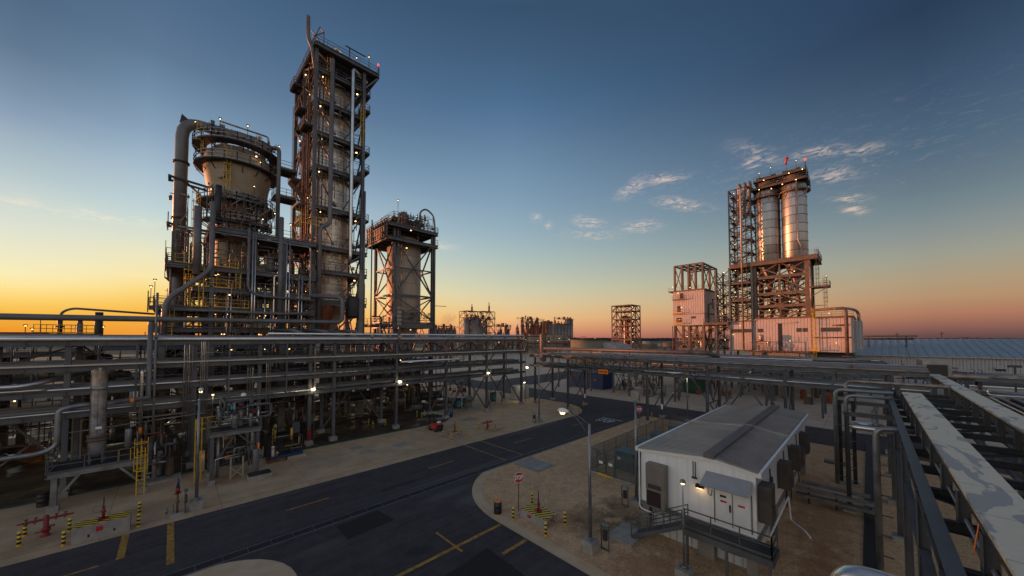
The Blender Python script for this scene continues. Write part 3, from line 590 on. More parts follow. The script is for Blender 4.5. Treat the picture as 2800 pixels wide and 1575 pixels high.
# --- light poles
def pole(x, y, h, label, head, lit=True, base=.7, rx=1, pr=.115):
    t = thing('light_pole', label, 'light pole', (x, y, 0), 'light poles')
    P('footing', MB().box(x-.38, y-.38, 0, x+.38, y+.38, base), 'concrete', t)
    pm = MB().tube([(x, y, base), (x, y, h)], [pr, pr*.6], 12); pm.cyl(x, y, base, base+.06, .24, 12); pm.cyl(x, y, base+.06, base+.16, .15, 12); P('pole', pm, 'galv', t)
    if head == 'cobra':
        hx, hy, hz = x+rx[0], y+rx[1], h+.55
        am = MB().tube([(x, y, h-.9), (x+rx[0]*.35, y+rx[1]*.35, h-.1), (x+rx[0]*.72, y+rx[1]*.72, h+.4), (hx, hy, hz)], .03, 6, .3)
        am.tube([(x, y, h-.1), (x+rx[0]*.4, y+rx[1]*.4, h+.32), (x+rx[0]*.75, y+rx[1]*.75, h+.5), (hx, hy, hz+.02)], .03, 6, .3); P('arm', am, 'steel', t)
        L = math.hypot(*rx); ux, uy = rx[0]/L, rx[1]/L
        hm = MB(); hm.tube([(hx-ux*.1, hy-uy*.1, hz), (hx+ux*.1, hy+uy*.1, hz+.03), (hx+ux*.35, hy+uy*.35, hz+.03), (hx+ux*.6, hy+uy*.6, hz), (hx+ux*.72, hy+uy*.72, hz-.03)], [.05, .12, .17, .15, .06], 12)
        hd = P('lamp_head', hm, 'white', t)
        if lit:
            P('lamp', MB().hvessel((hx+ux*.2, hy+uy*.2, hz-.12), (hx+ux*.58, hy+uy*.58, hz-.13), .1, 10), 'lamp_head', hd)
            point('pole_glow', (hx+ux*.4, hy+uy*.4, hz-.32), 22, parent=t)
    elif head == 'flood':
        hm = MB().box(x-.12, y-.34, h+.1, x+.14, y+.34, h+.72); hm.beam((x, y-.38, h), (x, y+.38, h), .05)
        for k in (-.38, .38): hm.beam((x, y+k, h), (x, y+k, h+.4), .05)
        P('lamp_head', hm, 'galv', t)
    elif head == 'floodlit':
        hd = P('lamp_head', MB().box(x-.1, y-.25, h-.1, x+.2, y+.25, h+.3), 'steel_dark', t)
        P('lamp', MB().box(x-.14, y-.22, h-.06, x-.101, y+.22, h+.26), 'lamp_white', hd); point('pole_glow', (x-.4, y, h-.1), 40, (1, .85, .5), parent=t)
    elif head == 'small':
        hd = P('lamp_head', MB().lathe(x, y, [(.02, h+.2), (.13, h+.14), (.16, h+.0)], 12), 'galv', t); P('lamp', MB().vessel(x, y, h-.1, h+.04, .1, 12), 'lamp_warm', hd)
        point('pole_glow', (x, y, h-.25), 1.5, parent=t)
    return t
def stand(x, y, label, w=.5, h=1.5, dx=0, dy=1):
    t = thing('control_stand', label, 'control stand', (x, y, 0), 'small control stands beside poles')
    P('frame', MB().rail([(x, y-w/2, 0), (x, y+w/2, 0)], h, step=1, w=.06), 'steel', t); P('panel', MB().box(x-.06, y-.12, .6, x+.1, y+.12, 1.2), 'steel_dark', t)
    P('cover', MB().box(x-.1, y-w/2, h, x+.12, y+w/2, h+.05), 'galv', t)
pole(18.6, 12.2, 7.7, 'tall light pole with a lit curved-arm lamp in the gravel left of the white building', 'cobra', rx=(-.15, 1.55)); stand(19.3, 11.6, 'control stand right of the tall pole near the stair foot')
pole(26.1, 12.9, 8.1, 'light pole with a square unlit floodlight behind the white building corner', 'flood', base=.5); stand(25.4, 13.5, 'control stand left of the floodlight pole by the fence')
pole(20.45, 7.4, 5.0, 'short pole with a small lit lamp in front of the walkway', 'small', base=.35, pr=.055)
pole(1.6, 36.1, 8.3, 'light pole with a lit lamp head left of the yellow ladder by the main road', 'cobra', rx=(.1, 1.1)); stand(1.0, 36.3, 'control stand at the left roadside light pole', .7, 1.5)
pole(41.0, 36.0, 10.8, 'slim light pole at the road corner beyond the red hydrant', 'none', base=.5); stand(40.2, 36.3, 'control stand beside the slim corner pole')
pole(57.95, 20.05, 7.2, 'pole with a bright floodlight under the cross pipe bridge', 'floodlit', base=.3)
# --- stop signs
def stopsign(x, y, zc, label, post=True, s=.38):
    t = thing('stop_sign', label, 'stop sign', (x, y, 0))
    P('post', MB().beam((x, y+.02, 0), (x, y+.02, zc+.3), .06), 'steel_old', t)
    oc = [(x+s/cos(pi/8)*cos(pi/8+k*pi/4), zc+s/cos(pi/8)*sin(pi/8+k*pi/4)) for k in range(8)]
    def plate(f, y0, y1, mat, nm):
        m = MB(); m.v = [(x+(a-x)*f, y0, zc+(c-zc)*f) for a, c in oc]+[(x+(a-x)*f, y1, zc+(c-zc)*f) for a, c in oc]
        m.f = [tuple(range(8)), tuple(range(15, 7, -1))]+[(k, k+8, (k+1) % 8+8, (k+1) % 8) for k in range(8)]; m.sm = [False]*10; return P(nm, m, mat, t)
    plate(1.0, y-.02, y-.012, 'whitesign', 'sign_border'); plate(.93, y-.026, y-.021, 'signred', 'sign_plate')
    textmesh('STOP', .265, 'whitesign', 'lettering', t, (x, y-.03, zc-.01), (1, 0, 0), (0, 0, 1.6), .010); return t
ss = stopsign(0, 0, 2.5, 'red octagonal STOP sign on a thin post at the gravel corner'); ss.location = (18.97, 18.72, 0); ss.rotation_euler.z = radians(-24)
ss = stopsign(0, 0, 2.6, 'red STOP sign at the far junction behind the floodlight pole', s=.42); ss.location = (49.2, 23.75, 0); ss.rotation_euler.z = radians(-52)
# --- drum
t = thing('oil_drum', 'black drum with an orange top beside the STOP sign', 'drum', (17.6, 19.55, 0))
P('body', MB().lathe(17.6, 19.55, [(.29, 0), (.29, .28), (.31, .3), (.29, .33), (.29, .58), (.31, .6), (.29, .63), (.29, .88), (.27, .9)], 20), 'black', t)
P('lid', MB().cyl(17.6, 19.55, .86, .885, .27, 20), 'orange', t); P('rim', MB().lathe(17.6, 19.55, [(.30, .01), (.31, .01), (.31, .04), (.3, .04)], 20), 'yellow', t)
t = thing('waste_drum', 'black ribbed drum behind the leftmost platform leg', 'drum', (-6.9, 45.0, 0))
P('body', MB().lathe(-6.9, 45.0, [(.01, 1.0), (.3, 1.0), (.31, .65), (.29, .62), (.31, .6), (.31, .3), (.29, .28), (.3, .25), (.3, 0)], 18), 'black', t)
# --- bollards
def bollard0():
    t = thing('bollard', '', 'bollard', (0, 0, 0), 'yellow and black striped bollards')
    P('post', MB().cyl(0, 0, .0, .9, .085, 12), 'hazard_band', t); P('collar', MB().cyl(0, 0, 0, .08, .11, 12), 'yellow', t); return t
b0 = bollard0(); first = True
BOL = [(17.8, 18.12, 'between the black drum and the hazard-striped block'), (17.9, 15.16, 'nearest corner, in front of the hazard-striped block'), (19.92, 15.13, 'right of the hazard-striped block in the gravel'), (20.49, 18.74, 'behind the hazard-striped block in the gravel'),
 (-6.58, 37.47, 'at the bottom left, in front of the large red hydrant'), (-6.63, 39.01, 'left of the large red hydrant, back one of two'), (-4.66, 37.88, 'right of the large red hydrant, against the long block'), (-4.59, 35.61, 'at the left front corner of the long block'), (-1.38, 35.52, 'at the right front end of the long block'), (-1.44, 38.0, 'at the right back end of the long block'),
 (25.66, 39.21, 'left of the small concrete block by the forklift'), (25.65, 37.27, 'in front of the small concrete block by the forklift'), (28.05, 37.29, 'right of the small concrete block by the forklift'), (28.73, 40.08, 'behind the small concrete block by the forklift'),
 (31.59, 39.16, 'left of the red hydrant beyond the forklift'), (31.53, 37.62, 'in front of the red hydrant beyond the forklift'), (33.29, 37.5, 'right of the red hydrant beyond the forklift'), (33.32, 38.94, 'behind the red hydrant beyond the forklift'),
 (21.36, 52.67, 'under the long rack by the wide pale column, left one'), (21.22, 50.75, 'under the long rack by the wide pale column, middle one'), (23.15, 50.92, 'under the long rack by the wide pale column, right one'), (29.51, 52.98, 'on the wet floor behind the forklift, left one'), (29.37, 51.19, 'on the wet floor behind the forklift, front one'), (30.66, 52.52, 'on the wet floor behind the forklift, right one'),
 (47.79, 37.84, 'left of the lit curved lamp, by the distant striped block'), (47.87, 35.8, 'directly under the lit curved lamp'), (51.23, 35.85, 'right of the lit curved lamp arm'), (57.0, 38.6, 'on the rounded road corner under the cross rack'), (55.9, 24.89, 'between two legs of the cross rack past the STOP sign'), (71.76, 39.79, 'far, alone past the junction on the lot')]
for x, y, s in BOL:
    lab = 'striped bollard '+s
    if first: b0.location = (x, y, 0); b0['label'] = lab; first = False
    else: dup(b0, (x, y, 0), lab)
# --- hazard striped valve blocks
def block(x0, y0, x1, y1, h, label, monitor=True, plate=True):
    t = thing('valve_block', label, 'concrete block', (x0, y0, 0))
    P('body', MB((x0, y0, 0)).box(x0, y0, 0, x1, y1, h), 'concrete', t); P('striped_top', MB((x0, y0, 0)).box(x0+.04, y0+.04, h, x1-.04, y1-.04, h+.015), 'hazard', t)
    cx, cy = (x0+x1)/2, (y0+y1)/2
    P('base_plate', MB().box(cx-.22, cy-.2, h+.015, cx+.22, cy+.2, h+.09), 'red', t)
    m = MB().cyl(cx, cy, h+.09, h+.8, .07, 12); m.cyl(cx, cy, h+.45, h+.55, .12, 12)
    v = P('valve', m, 'red', t); P('stem', MB().cyl(cx, cy, h+.8, h+1.45, .03, 8), 'black', v)
    P('hand_wheel', MB().tube([(cx-.25+.22*cos(k*pi/6), cy-.02, h+.75+.22*sin(k*pi/6)) for k in range(13)], .012, 6), 'blue', v)
    if plate:
        P('sign', MB().box((x0*.6+x1*.4)-.0, y0-.015, h*.5, (x0*.6+x1*.4)+.3, y0, h*.8), 'signred', t)
        P('sign', MB().box(x0-.015, y1-(y1-y0)*.45, h*.45, x0, y1-(y1-y0)*.45+.35, h*.78), 'signred', t)
    for k in (.28, .72):
        P('lifting_hole', MB().cyl(x0+(x1-x0)*k, y0-.004, h*.28, h*.45, .045, 8), 'black', t)
    return t
block(18.4, 15.65, 19.75, 18.0, .62, 'concrete block with striped top and red valve near the STOP sign')
block(-4.25, 35.2, -1.75, 36.35, 1.0, 'long concrete block with striped top between bollards at lower left')
block(26.2, 37.8, 27.75, 39.1, .7, 'small concrete block with striped top beside the red forklift')
block(48.6, 36.2, 50.2, 37.5, .7, 'distant striped block behind the lit curved lamp', False)
# --- red hydrants
def hydrant(x, y, s, label, arm=(1, 0)):
    t = thing('fire_hydrant', label, 'hydrant', (x, y, 0), 'red hydrant manifolds')
    P('barrel', MB().lathe(x, y, [(.01, 1.32*s), (.08*s, 1.28*s), (.12*s, 1.18*s), (.12*s, .5*s), (.2*s, .48*s), (.2*s, .4*s), (.14*s, .38*s), (.14*s, .06*s), (.22*s, .05*s), (.22*s, 0)], 16), 'red', t)
    ax, ay = arm
    P('manifold', MB().tube([(x-ax*1.1*s, y-ay*1.1*s, 1.05*s), (x-ax*.8*s, y-ay*.8*s, 1.05*s), (x+ax*.8*s, y+ay*.8*s, 1.05*s), (x+ax*1.1*s, y+ay*1.1*s, 1.05*s)], [.04*s, .07*s, .07*s, .04*s], 10), 'red', t)
    for k in (-.75, -.4, .4, .75):
        m = MB().cyl(x+ax*k*s, y+ay*k*s, 1.05*s, 1.25*s, .035*s, 8); m.cyl(x+ax*k*s, y+ay*k*s, 1.22*s, 1.26*s, .09*s, 10); m.tube([(x+ax*k*s, y+ay*k*s, 1.05*s), (x+ax*k*s+ay*.2*s, y+ay*k*s-ax*.2*s, .98*s)], .05*s, 8); P('outlet', m, 'rust', t)
    P('outlet', MB().tube([(x, y, .6*s), (x+.35*s, y-.1, .6*s)], .06*s, 8), 'rust', t); P('outlet', MB().tube([(x-.4*s, y, .32*s), (x+.2*s, y, .32*s)], .05*s, 8), 'rust', t)
hydrant(-5.67, 38.15, 1.05, 'large red hydrant manifold between bollards at far left'); hydrant(32.54, 38.42, .95, 'red hydrant manifold ringed by bollards beyond the forklift')
t = thing('fire_monitor', 'red and blue fire monitor on a short pillar beside the left roadside pole', 'fire monitor', (.55, 35.9, 0))
P('footing', MB().box(.15, 35.55, 0, .95, 36.2, .18), 'concrete', t); P('stand_pipe', MB().cyl(.55, 35.88, .18, 1.55, .07, 12).cyl(.55, 35.88, .9, 1.0, .13, 12), 'steel_old', t)
P('body', MB().cyl(.55, 35.88, 1.55, 2.0, .12, 12).tube([(.35, 35.88, 1.55), (.75, 35.88, 1.62)], .05, 8), 'red', t); P('nozzle', MB().tube([(.55, 35.88, 2.0), (.57, 35.9, 2.65)], [.1, .05], 10), 'blue', t)
P('drain_loop', MB().tube([(.0, 36.2, .1), (.0, 36.2, .75), (.35, 36.2, .75), (.35, 36.2, .1)], .03, 6, .1).cyl(0, 36.2, .2, .45, .07, 8), 'galv', t)
# --- forklift
def forklift(x, y, label, ang=0):
    t = thing('forklift', label, 'forklift', (x, y, 0), 'red forklifts')
    b = MB(); b.box(x-.55, y-.9, .35, x+.55, y+.5, .85); b.box(x-.55, y-1.25, .35, x+.55, y-.9, 1.15)
    P('body', b, 'seatred', t); P('counterweight', MB().box(x-.5, y-1.45, .3, x+.5, y-1.25, .95), 'black', t)
    for sx in (-.55, .42):
        for (wy, r) in ((-1.0, .26), (.35, .32)):
            w = P('wheel', MB().tube([(x+sx-.02, y+wy, r), (x+sx+.16, y+wy, r)], r, 16, smooth=False), 'rubber', t); P('rim', MB().tube([(x+sx-.03, y+wy, r), (x+sx+.17, y+wy, r)], r*.45, 10), 'steel', w)
    g = MB()
    for sx in (-.5, .5):
        g.beam((x+sx, y+.45, .85), (x+sx, y+.25, 2.1), .06); g.beam((x+sx, y-1.0, 1.1), (x+sx, y-.8, 2.1), .06); g.beam((x+sx, y+.25, 2.1), (x+sx, y-.8, 2.1), .06)
    for k in range(6): g.beam((x-.5, y+.25-k*.21, 2.1), (x+.5, y+.25-k*.21, 2.1), .035)
    P('roof_guard', g, 'black', t)
    P('seat', MB().box(x-.25, y-.75, .85, x+.25, y-.3, 1.0).box(x-.25, y-.82, 1.0, x+.25, y-.7, 1.5), 'black', t); P('gas_bottle', MB().hvessel((x-.35, y-1.1, 1.3), (x+.35, y-1.1, 1.3), .16), 'white', t)
    m = MB()
    for sx in (-.35, .35): m.beam((x+sx, y+.72, .1), (x+sx, y+.72, 2.15), .1)
    for z in (.3, 1.2, 2.1): m.beam((x-.35, y+.72, z), (x+.35, y+.72, z), .08)
    P('mast', m, 'black', t)
    for sx in (-.25, .25): P('fork', MB().box(x+sx-.05, y+.78, .08, x+sx+.05, y+1.8, .13), 'steel_dark', t)
forklift(26.9, 43.3, 'red forklift parked at the edge of the wet plant floor'); forklift(50.5, 69.5, 'distant red forklift behind the long rack')
# --- covers, manholes
t = thing('vault_cover', 'grey rectangular vault cover set in gravel by the drain', 'vault cover', (25.6, 22.7, 0))
for k in range(4): P('cover_plate', MB().box(25.6+.68*k, 22.7, .0, 25.6+.68*k+.66, 26.0, .045), 'concrete', t)
for (x, y) in ((28.6, 47.0), (34.4, 46.3)): pass
t = thing('manhole_cover', 'round pale manhole covers beside the wet floor edge', 'manhole cover', (35, 45.6, 0)); P('cover', MB().cyl(35.3, 46.1, .008, .05, .45, 20), 'galv', t); P('cover', MB().cyl(34.0, 45.4, .008, .05, .45, 20), 'galv', t)
# ================================================================== PIPE RACKS
RA = thing('pipe_rack', 'long grey steel pipe rack with four tiers running along the main road', 'pipe rack', (0, 48, 0))
AX = [-32, -23.5, -15, -6.35, 1.7, 7.1, 12.2, 14.95, 23.4, 31.9, 40.5, 49.4]
ZL = [6.4, 8.3, 10.35, 12.55]
for x in AX:
    for y in (48, 53):
        if y == 53 and x in (7.1, 12.2): continue
        P('column', MB().ibeam((x, y, .55), (x, y, 12.6), .36, .34, .04), 'steel', RA)
        P('footing', MB().box(x-.4, y-.4, 0, x+.4, y+.4, .5).box(x-.3, y-.3, .5, x+.3, y+.3, .56), 'concrete', RA)
P('red_column_base', MB().box(11.98, 47.8, .57, 12.42, 48.2, 1.9), 'red', RA)
for z in ZL:
    for y in (48, 53):
        P('longitudinal_beam', MB().ibeam((-34, y-.28, z), (50.3, y-.28, z), .3, .42, .035), 'steel', RA)
    tb = MB(); x = -34
    while x < 50.6: tb.ibeam((x, 47.6, z+.02), (x, 53.4, z+.02), .2, .36, .03); x += 4.25/2
    P('cross_beam', tb, 'steel', RA)
for a, b in zip(AX, AX[1:]):
    if b-a > 5:
        m = (a+b)/2
        P('hanger', MB().beam((m, 47.6, 6.4), (m, 47.6, 12.5), .14), 'steel', RA); P('hanger', MB().beam((m, 53, 6.4), (m, 53, 12.5), .14), 'steel', RA)
for (a, b, lo, hi) in [(-32, -23.5, .6, 6.2), (-15, -6.35, .6, 6.2), (31.9, 40.5, .6, 6.2), (40.5, 49.4, .6, 6.2), (14.95, 23.4, .6, 6.2)]:
    for y in (48.1, 53):
        if a in (14.95, -15, -32) and y < 50: continue
        m = (a+b)/2; k = MB().beam((a+.2, y, lo), (m-.15, y, hi), .18); k.beam((b-.2, y, lo), (m+.15, y, hi), .18)
        P('brace', k, 'steel', RA)
for (a, b, z0, z1) in [(-6.35, 1.7, 8.5, 12.3), (-6.35, 1.7, 8.1, 6.6), (-15, -6.35, 10.5, 12.3), (23.4, 31.9, 8.5, 12.3), (40.5, 49.4, 8.5, 12.3), (31.9, 40.5, 10.5, 12.3), (-6.35, 1.7, 10.6, 8.4)]:
    m = (a+b)/2; k = MB().beam((a+.2, 52.7, z1), (m, 52.7, z0), .16); k.beam((b-.2, 52.7, z1), (m, 52.7, z0), .16); P('brace', k, 'steel', RA)
rp = random.Random(11)
def racktier(parent, z, ys, x0, x1, axis='x', seed=1):
    for (y, r, mat, a, b) in ys:
        xa, xb = max(x0, a), min(x1, b); zz = z+.2+r
        pts = [(xa, y, zz), (xb, y, zz)] if axis == 'x' else [(y, xa, zz), (y, xb, zz)]
        pp = P('pipe', MB().tube(pts, r, 10), mat, parent)
        if r > .09:
            rq = random.Random(int(y*37+z*11)); fm = MB()
            for k in range(4):
                v = rq.uniform(xa+1, xb-1); q = (v, y, zz) if axis == 'x' else (y, v, zz); q2 = (v+.14, y, zz) if axis == 'x' else (y, v+.14, zz); fm.tube([q, q2], r*1.5, 10)
            P('flange', fm, rq.choice(['steel_dark', 'galv', 'rust', 'pipe_grey']), pp)
racktier(RA, 12.55, [(47.95, .09, 'alu_old', -34, 49), (48.35, .21, 'alu', -34, 48.5), (49.0, .25, 'pipe_grey', -34, 49), (49.7, .17, 'alu_old', -34, 47), (50.3, .26, 'pipe_grey', -34, 49), (51.0, .3, 'pipe_grey', -34, 46), (51.8, .2, 'alu', -34, 49), (52.4, .12, 'pipe_grey', -34, 49)], -34, 50)
P('pipe', MB().tube([(8, 49.3, 13.55), (49.5, 49.3, 13.55), (51.5, 49.3, 13.55), (51.5, 49.3, 9.8)], .17, 10, .5), 'alu', RA)
P('expansion_elbow', MB().tube([(44, 51.6, 13.3), (50.6, 51.6, 13.3), (50.6, 51.6, 10)], .24, 10, .6), 'pipe_grey', RA)
P('cable_tray', MB().box(-34, 47.35, 10.62, 49.5, 47.9, 10.72), 'tray', RA); P('cable_tray', MB().box(-34, 47.4, 12.86, 49.5, 47.6, 12.95), 'tray', RA)
racktier(RA, 10.35, [(48.6, .1, 'alu', -34, 49), (49.2, .16, 'pipe_grey', -34, 49), (50.0, .1, 'rust', -34, 40), (50.6, .22, 'pipe_grey', -34, 49), (51.5, .15, 'alu_old', -34, 49), (52.2, .1, 'pipe_grey', -34, 49)], -34, 50)
racktier(RA, 8.3, [(47.9, .14, 'alu', -34, 22), (48.4, .2, 'pipe_grey', -34, 49), (48.9, .1, 'alu', -34, 49), (49.6, .24, 'pipe_grey', -34, 49), (50.5, .15, 'alu', -34, 30), (51.3, .2, 'pipe_grey', -34, 49), (52.2, .12, 'alu_old', -34, 49)], -34, 50)
racktier(RA, 6.4, [(47.9, .09, 'alu', -34, 15), (48.5, .2, 'pipe_grey', -20, 49), (49.3, .14, 'pipe_grey', -34, 49), (50.1, .28, 'pipe_grey', -34, 49), (51.0, .12, 'alu_old', -34, 49), (51.8, .2, 'pipe_grey', -34, 49)], -34, 50)
P('pipe', MB().tube([(23.6, 47.2, 9.6), (34.5, 47.2, 9.6), (35.2, 48.4, 9.6), (35.2, 50, 9.0)], .17, 12, .4), 'alu', RA)
P('pipe', MB().tube([(-34, 47.3, 9.15), (-8.5, 47.3, 9.15), (-5.5, 49.5, 9.9)], .2, 12, .4), 'alu', RA); P('pipe', MB().tube([(-34, 47.5, 8.75), (-7.5, 47.5, 8.75), (-6.9, 49, 8.75)], .1, 10, .3), 'alu', RA)
for (x, zz) in ((12.25, 6.75), (23.5, 6.7), (40.3, 6.8), (50.4, 7.2)):
    P('lamp', MB().box(x+.05, 47.55, zz-.12, x+.42, 47.68, zz+.12), 'lamp_white', RA)
    point('rack_glow', (x+.3, 47.3, zz-.1), 26, (1, .84, .5), parent=RA)
# vertical conduits down the columns
for (x0, n, za, zb, dx) in ((2.15, 5, .2, 12.7, .13), (.9, 6, 1.0, 12.4, .12), (6.0, 3, 5.4, 9.8, .22), (7.7, 3, 1, 10.2, .17), (12.55, 2, .5, 12, .12), (50.0, 2, .5, 12, .14), (41.0, 2, .3, 12, .12)):
    for k in range(n): P('riser_pipe', MB().tube([(x0+dx*k, 47.55-.02*k, za), (x0+dx*k, 47.55-.02*k, zb), (x0+dx*k, 48.6, zb+.25)], .035, 6, .15), rp.choice(['alu_old', 'galv', 'pipe_grey', 'alu']), RA)
# ---- cross rack
RB = thing('pipe_bridge', 'two-tier steel pipe bridge crossing the road with an orange clearance sign', 'pipe bridge', (52.5, 24, 0))
BY = [47.1, 39.0, 24.0, 15.6, 7.1, -1.4]
for y in BY:
    for x in (52.5, 58):
        P('column', MB().ibeam((x, y, .4), (x, y, 9.5), .34, .32, .04), 'steel', RB); P('footing', MB().box(x-.4, y-.4, 0, x+.4, y+.4, .42), 'concrete', RB)
    k = MB().beam((52.7, y, .8), (57.8, y, 4.0), .13); k.beam((57.8, y, .8), (52.7, y, 4.0), .13) if y in (47.1, 7.1) else k.beam((52.7, y, 7.2), (55.2, y, 4.0), .13)
    k.beam((57.8, y, 7.2), (55.2, y, 4.0), .13); k.beam((52.7, y, 4.0), (57.8, y, 4.0), .15); P('brace', k, 'steel', RB)
for z in (7.55, 9.45):
    for x in (52.35, 58.1): P('longitudinal_beam', MB().ibeam((x, -4, z), (x, 48.5, z), .3, .4, .035), 'steel', RB)
    tb = MB(); y = -4
    while y < 48: tb.ibeam((52.2, y, z), (58.3, y, z), .2, .3, .03); y += 2.1
    P('cross_beam', tb, 'steel', RB)
tr = MB()
for x in (52.4, 58.1):
    y = 24.0; k = 0
    while y < 38.9:
        a, b = (7.75, 9.3) if k % 2 else (9.3, 7.75); tr.beam((x, y, a), (x, y+1.875, b), .11); tr.beam((x, y, 7.7), (x, y, 9.3), .12); y += 1.875; k += 1
    for (ya, yb) in ((15.6, 24), (7.1, 15.6), (39, 47.1), (-1.4, 7.1)):
        m = (ya+yb)/2; tr.beam((x, m, 7.7), (x, m, 9.3), .13)
P('truss', tr, 'steel', RB)
for (ya, yb) in ((7.1, 15.6), (15.6, 24.0), (39, 47.1)):
    k = MB(); m = (ya+yb)/2
    for x in (58,) if ya > 10 else (52.5, 58): k.beam((x, ya+.2, 1.5), (x, m-.1, 7.4), .17); k.beam((x, yb-.2, 1.5), (x, m+.1, 7.4), .17)
    P('brace', k, 'steel', RB)
racktier(RB, 9.45, [(52.35, .09, 'alu_old', -14, 48), (53.0, .2, 'pipe_grey', -14, 45), (53.6, .15, 'alu_old', -14, 47), (54.4, .26, 'pipe_grey', -14, 44), (55.1, .12, 'alu', -14, 48), (55.8, .18, 'pipe_grey', -14, 48), (56.6, .14, 'alu_old', -14, 48), (57.3, .2, 'pipe_grey', -14, 48)], -4, 48, 'y')
racktier(RB, 7.55, [(52.7, .1, 'alu', -14, 23), (53.1, .2, 'pipe_grey', -14, 48), (53.7, .13, 'alu', -14, 30), (54.3, .22, 'pipe_grey', -14, 48), (55.0, .16, 'alu', -14, 26), (55.7, .2, 'pipe_grey', -14, 48), (56.5, .15, 'pipe_grey', -14, 48), (57.3, .14, 'alu', -14, 48)], -4, 48, 'y')
P('cable_tray', MB().box(57.5, -4, 9.95, 58.2, 46, 10.05), 'tray', RB)
P('pipe', MB().tube([(52.1, 24.1, 8.0), (52.1, 19.5, 8.0), (52.9, 18.6, 8.0)], .17, 12, .3), 'alu', RB)
P('pipe', MB().tube([(51.9, 49, 11.4), (52.4, 47.8, 11.3), (53.0, 46.4, 9.9)], .2, 8), 'pipe_grey', RB)
cs = P('clearance_sign', MB().box(52.12, 30.5, 7.0, 52.17, 32.35, 7.75), 'orange', RB); textmesh('23FT 6IN', .38, 'black', 'lettering', cs, (52.10, 31.42, 7.36), (0, -1, 0), (0, 0, 1.1), .012)
for (x, y) in ((58.3, 38.7), (58.3, 23.8)): P('notice', MB().box(57.75, y, 1.4, 57.78, y+.3, 2.2), 'whitesign', RB)
# ---- near cable rack on the right
RC = thing('cable_tray_rack', 'near steel rack at right carrying two wide stained tray covers', 'cable rack', (30, -3, 0))
for x in (5.0, 11.5, 18.5, 26.5, 33.8, 41, 48.5):
    for y in (-1.15, -8.2):
        P('column', MB().ibeam((x, y, .3), (x, y, 7.8), .3, .3, .03), 'steel', RC); P('footing', MB().box(x-.4, y-.4, 0, x+.4, y+.4, .32), 'concrete', RC)
for y in (-1.15, -8.2): P('longitudinal_beam', MB().ibeam((-2, y, 7.9), (50.5, y, 7.9), .3, .42, .03), 'steel', RC); P('longitudinal_beam', MB().ibeam((-2, y, 5.7), (50.5, y, 5.7), .25, .34, .03), 'steel', RC)
x = 3.6; k = 0
while x < 50:
    P('cross_beam', MB().ibeam((x, -1.0, 7.72), (x, -8.4, 7.72), .22, .3, .025), 'steel_dark', RC)
    for (y, ) in ((-1.72,), (-4.7,)):
        P('tray_bracket', MB().ibeam((x, y, 7.87), (x, y, 8.74), .26, .24, .02), 'steel', RC)
    dg = MB().beam((x, -1.3, 7.6), (x+3.05, -4.8, 7.6), .1) if k % 2 else MB().beam((x, -4.8, 7.6), (x+3.05, -1.3, 7.6), .1); P('brace', dg, 'steel_dark', RC)
    x += 3.05; k += 1
for (x, y) in ((11.5, -1.15), (26.5, -1.15), (41, -1.15)):
    P('brace', MB().beam((x+.1, y, 1.0), (x+6.9, y, 5.5), .16), 'steel', RC)
P('tray_cover', MB().box(-2, -2.62, 8.86, 39.5, -1.66, 8.96), 'tray_cover', RC); P('tray_cover', MB().box(-2, -5.5, 8.86, 62, -4.62, 8.96), 'tray_cover', RC)
P('tray_cover', MB().beam((39.6, -2.14, 8.88), (43.0, -2.14, 8.3), .95, .1), 'galv', RC)
for (ya, yb) in ((-2.62, -1.66), (-5.5, -4.62)):
    for y in (ya+.03, yb-.03): P('tray_side', MB().box(-2, y-.02, 8.74, 39.4 if ya > -3 else 61.8, y+.02, 8.855), 'steel_dark', RC)
    for z in (8.2, 8.45): P('conduit', MB().box(-2, ya+.2, z, 40, yb-.2, z+.05), 'galv', RC)
for (y, r, z, m) in ((-2.9, .09, 6.25, 'galv'), (-3.3, .06, 7.65, 'alu_old'), (-3.6, .12, 6.25, 'galv'), (-4.1, .08, 6.25, 'alu'), (-5.9, .1, 7.95, 'alu'), (-6.2, .07, 7.95, 'galv'), (-6.6, .13, 7.98, 'galv'), (-7.1, .08, 7.95, 'alu'), (-7.6, .11, 7.95, 'pipe_grey'), (-1.75, .05, 8.02, 'galv'), (-2.4, .05, 8.02, 'galv'), (-5.0, .1, 6.2, 'pipe_grey'), (-6.3, .14, 6.2, 'galv')):
    P('pipe', MB().tube([(-2, y, z), (50, y, z)], r, 10), m, RC)
for (y, r, z, m) in ((-1.3, .06, 6.4, 'galv'), (-2.0, .07, 7.1, 'steel'), (-3.0, .1, 7.1, 'galv'), (-3.35, .07, 7.1, 'alu'), (-3.75, .05, 7.1, 'steel_dark'), (-4.2, .09, 7.1, 'galv'), (-5.2, .07, 7.1, 'galv'), (-5.8, .12, 7.1, 'alu'), (-6.9, .1, 7.1, 'galv'), (-7.8, .08, 7.1, 'steel')):
    P('pipe', MB().tube([(-2, y, z), (50, y, z)], r, 8), m, RC)
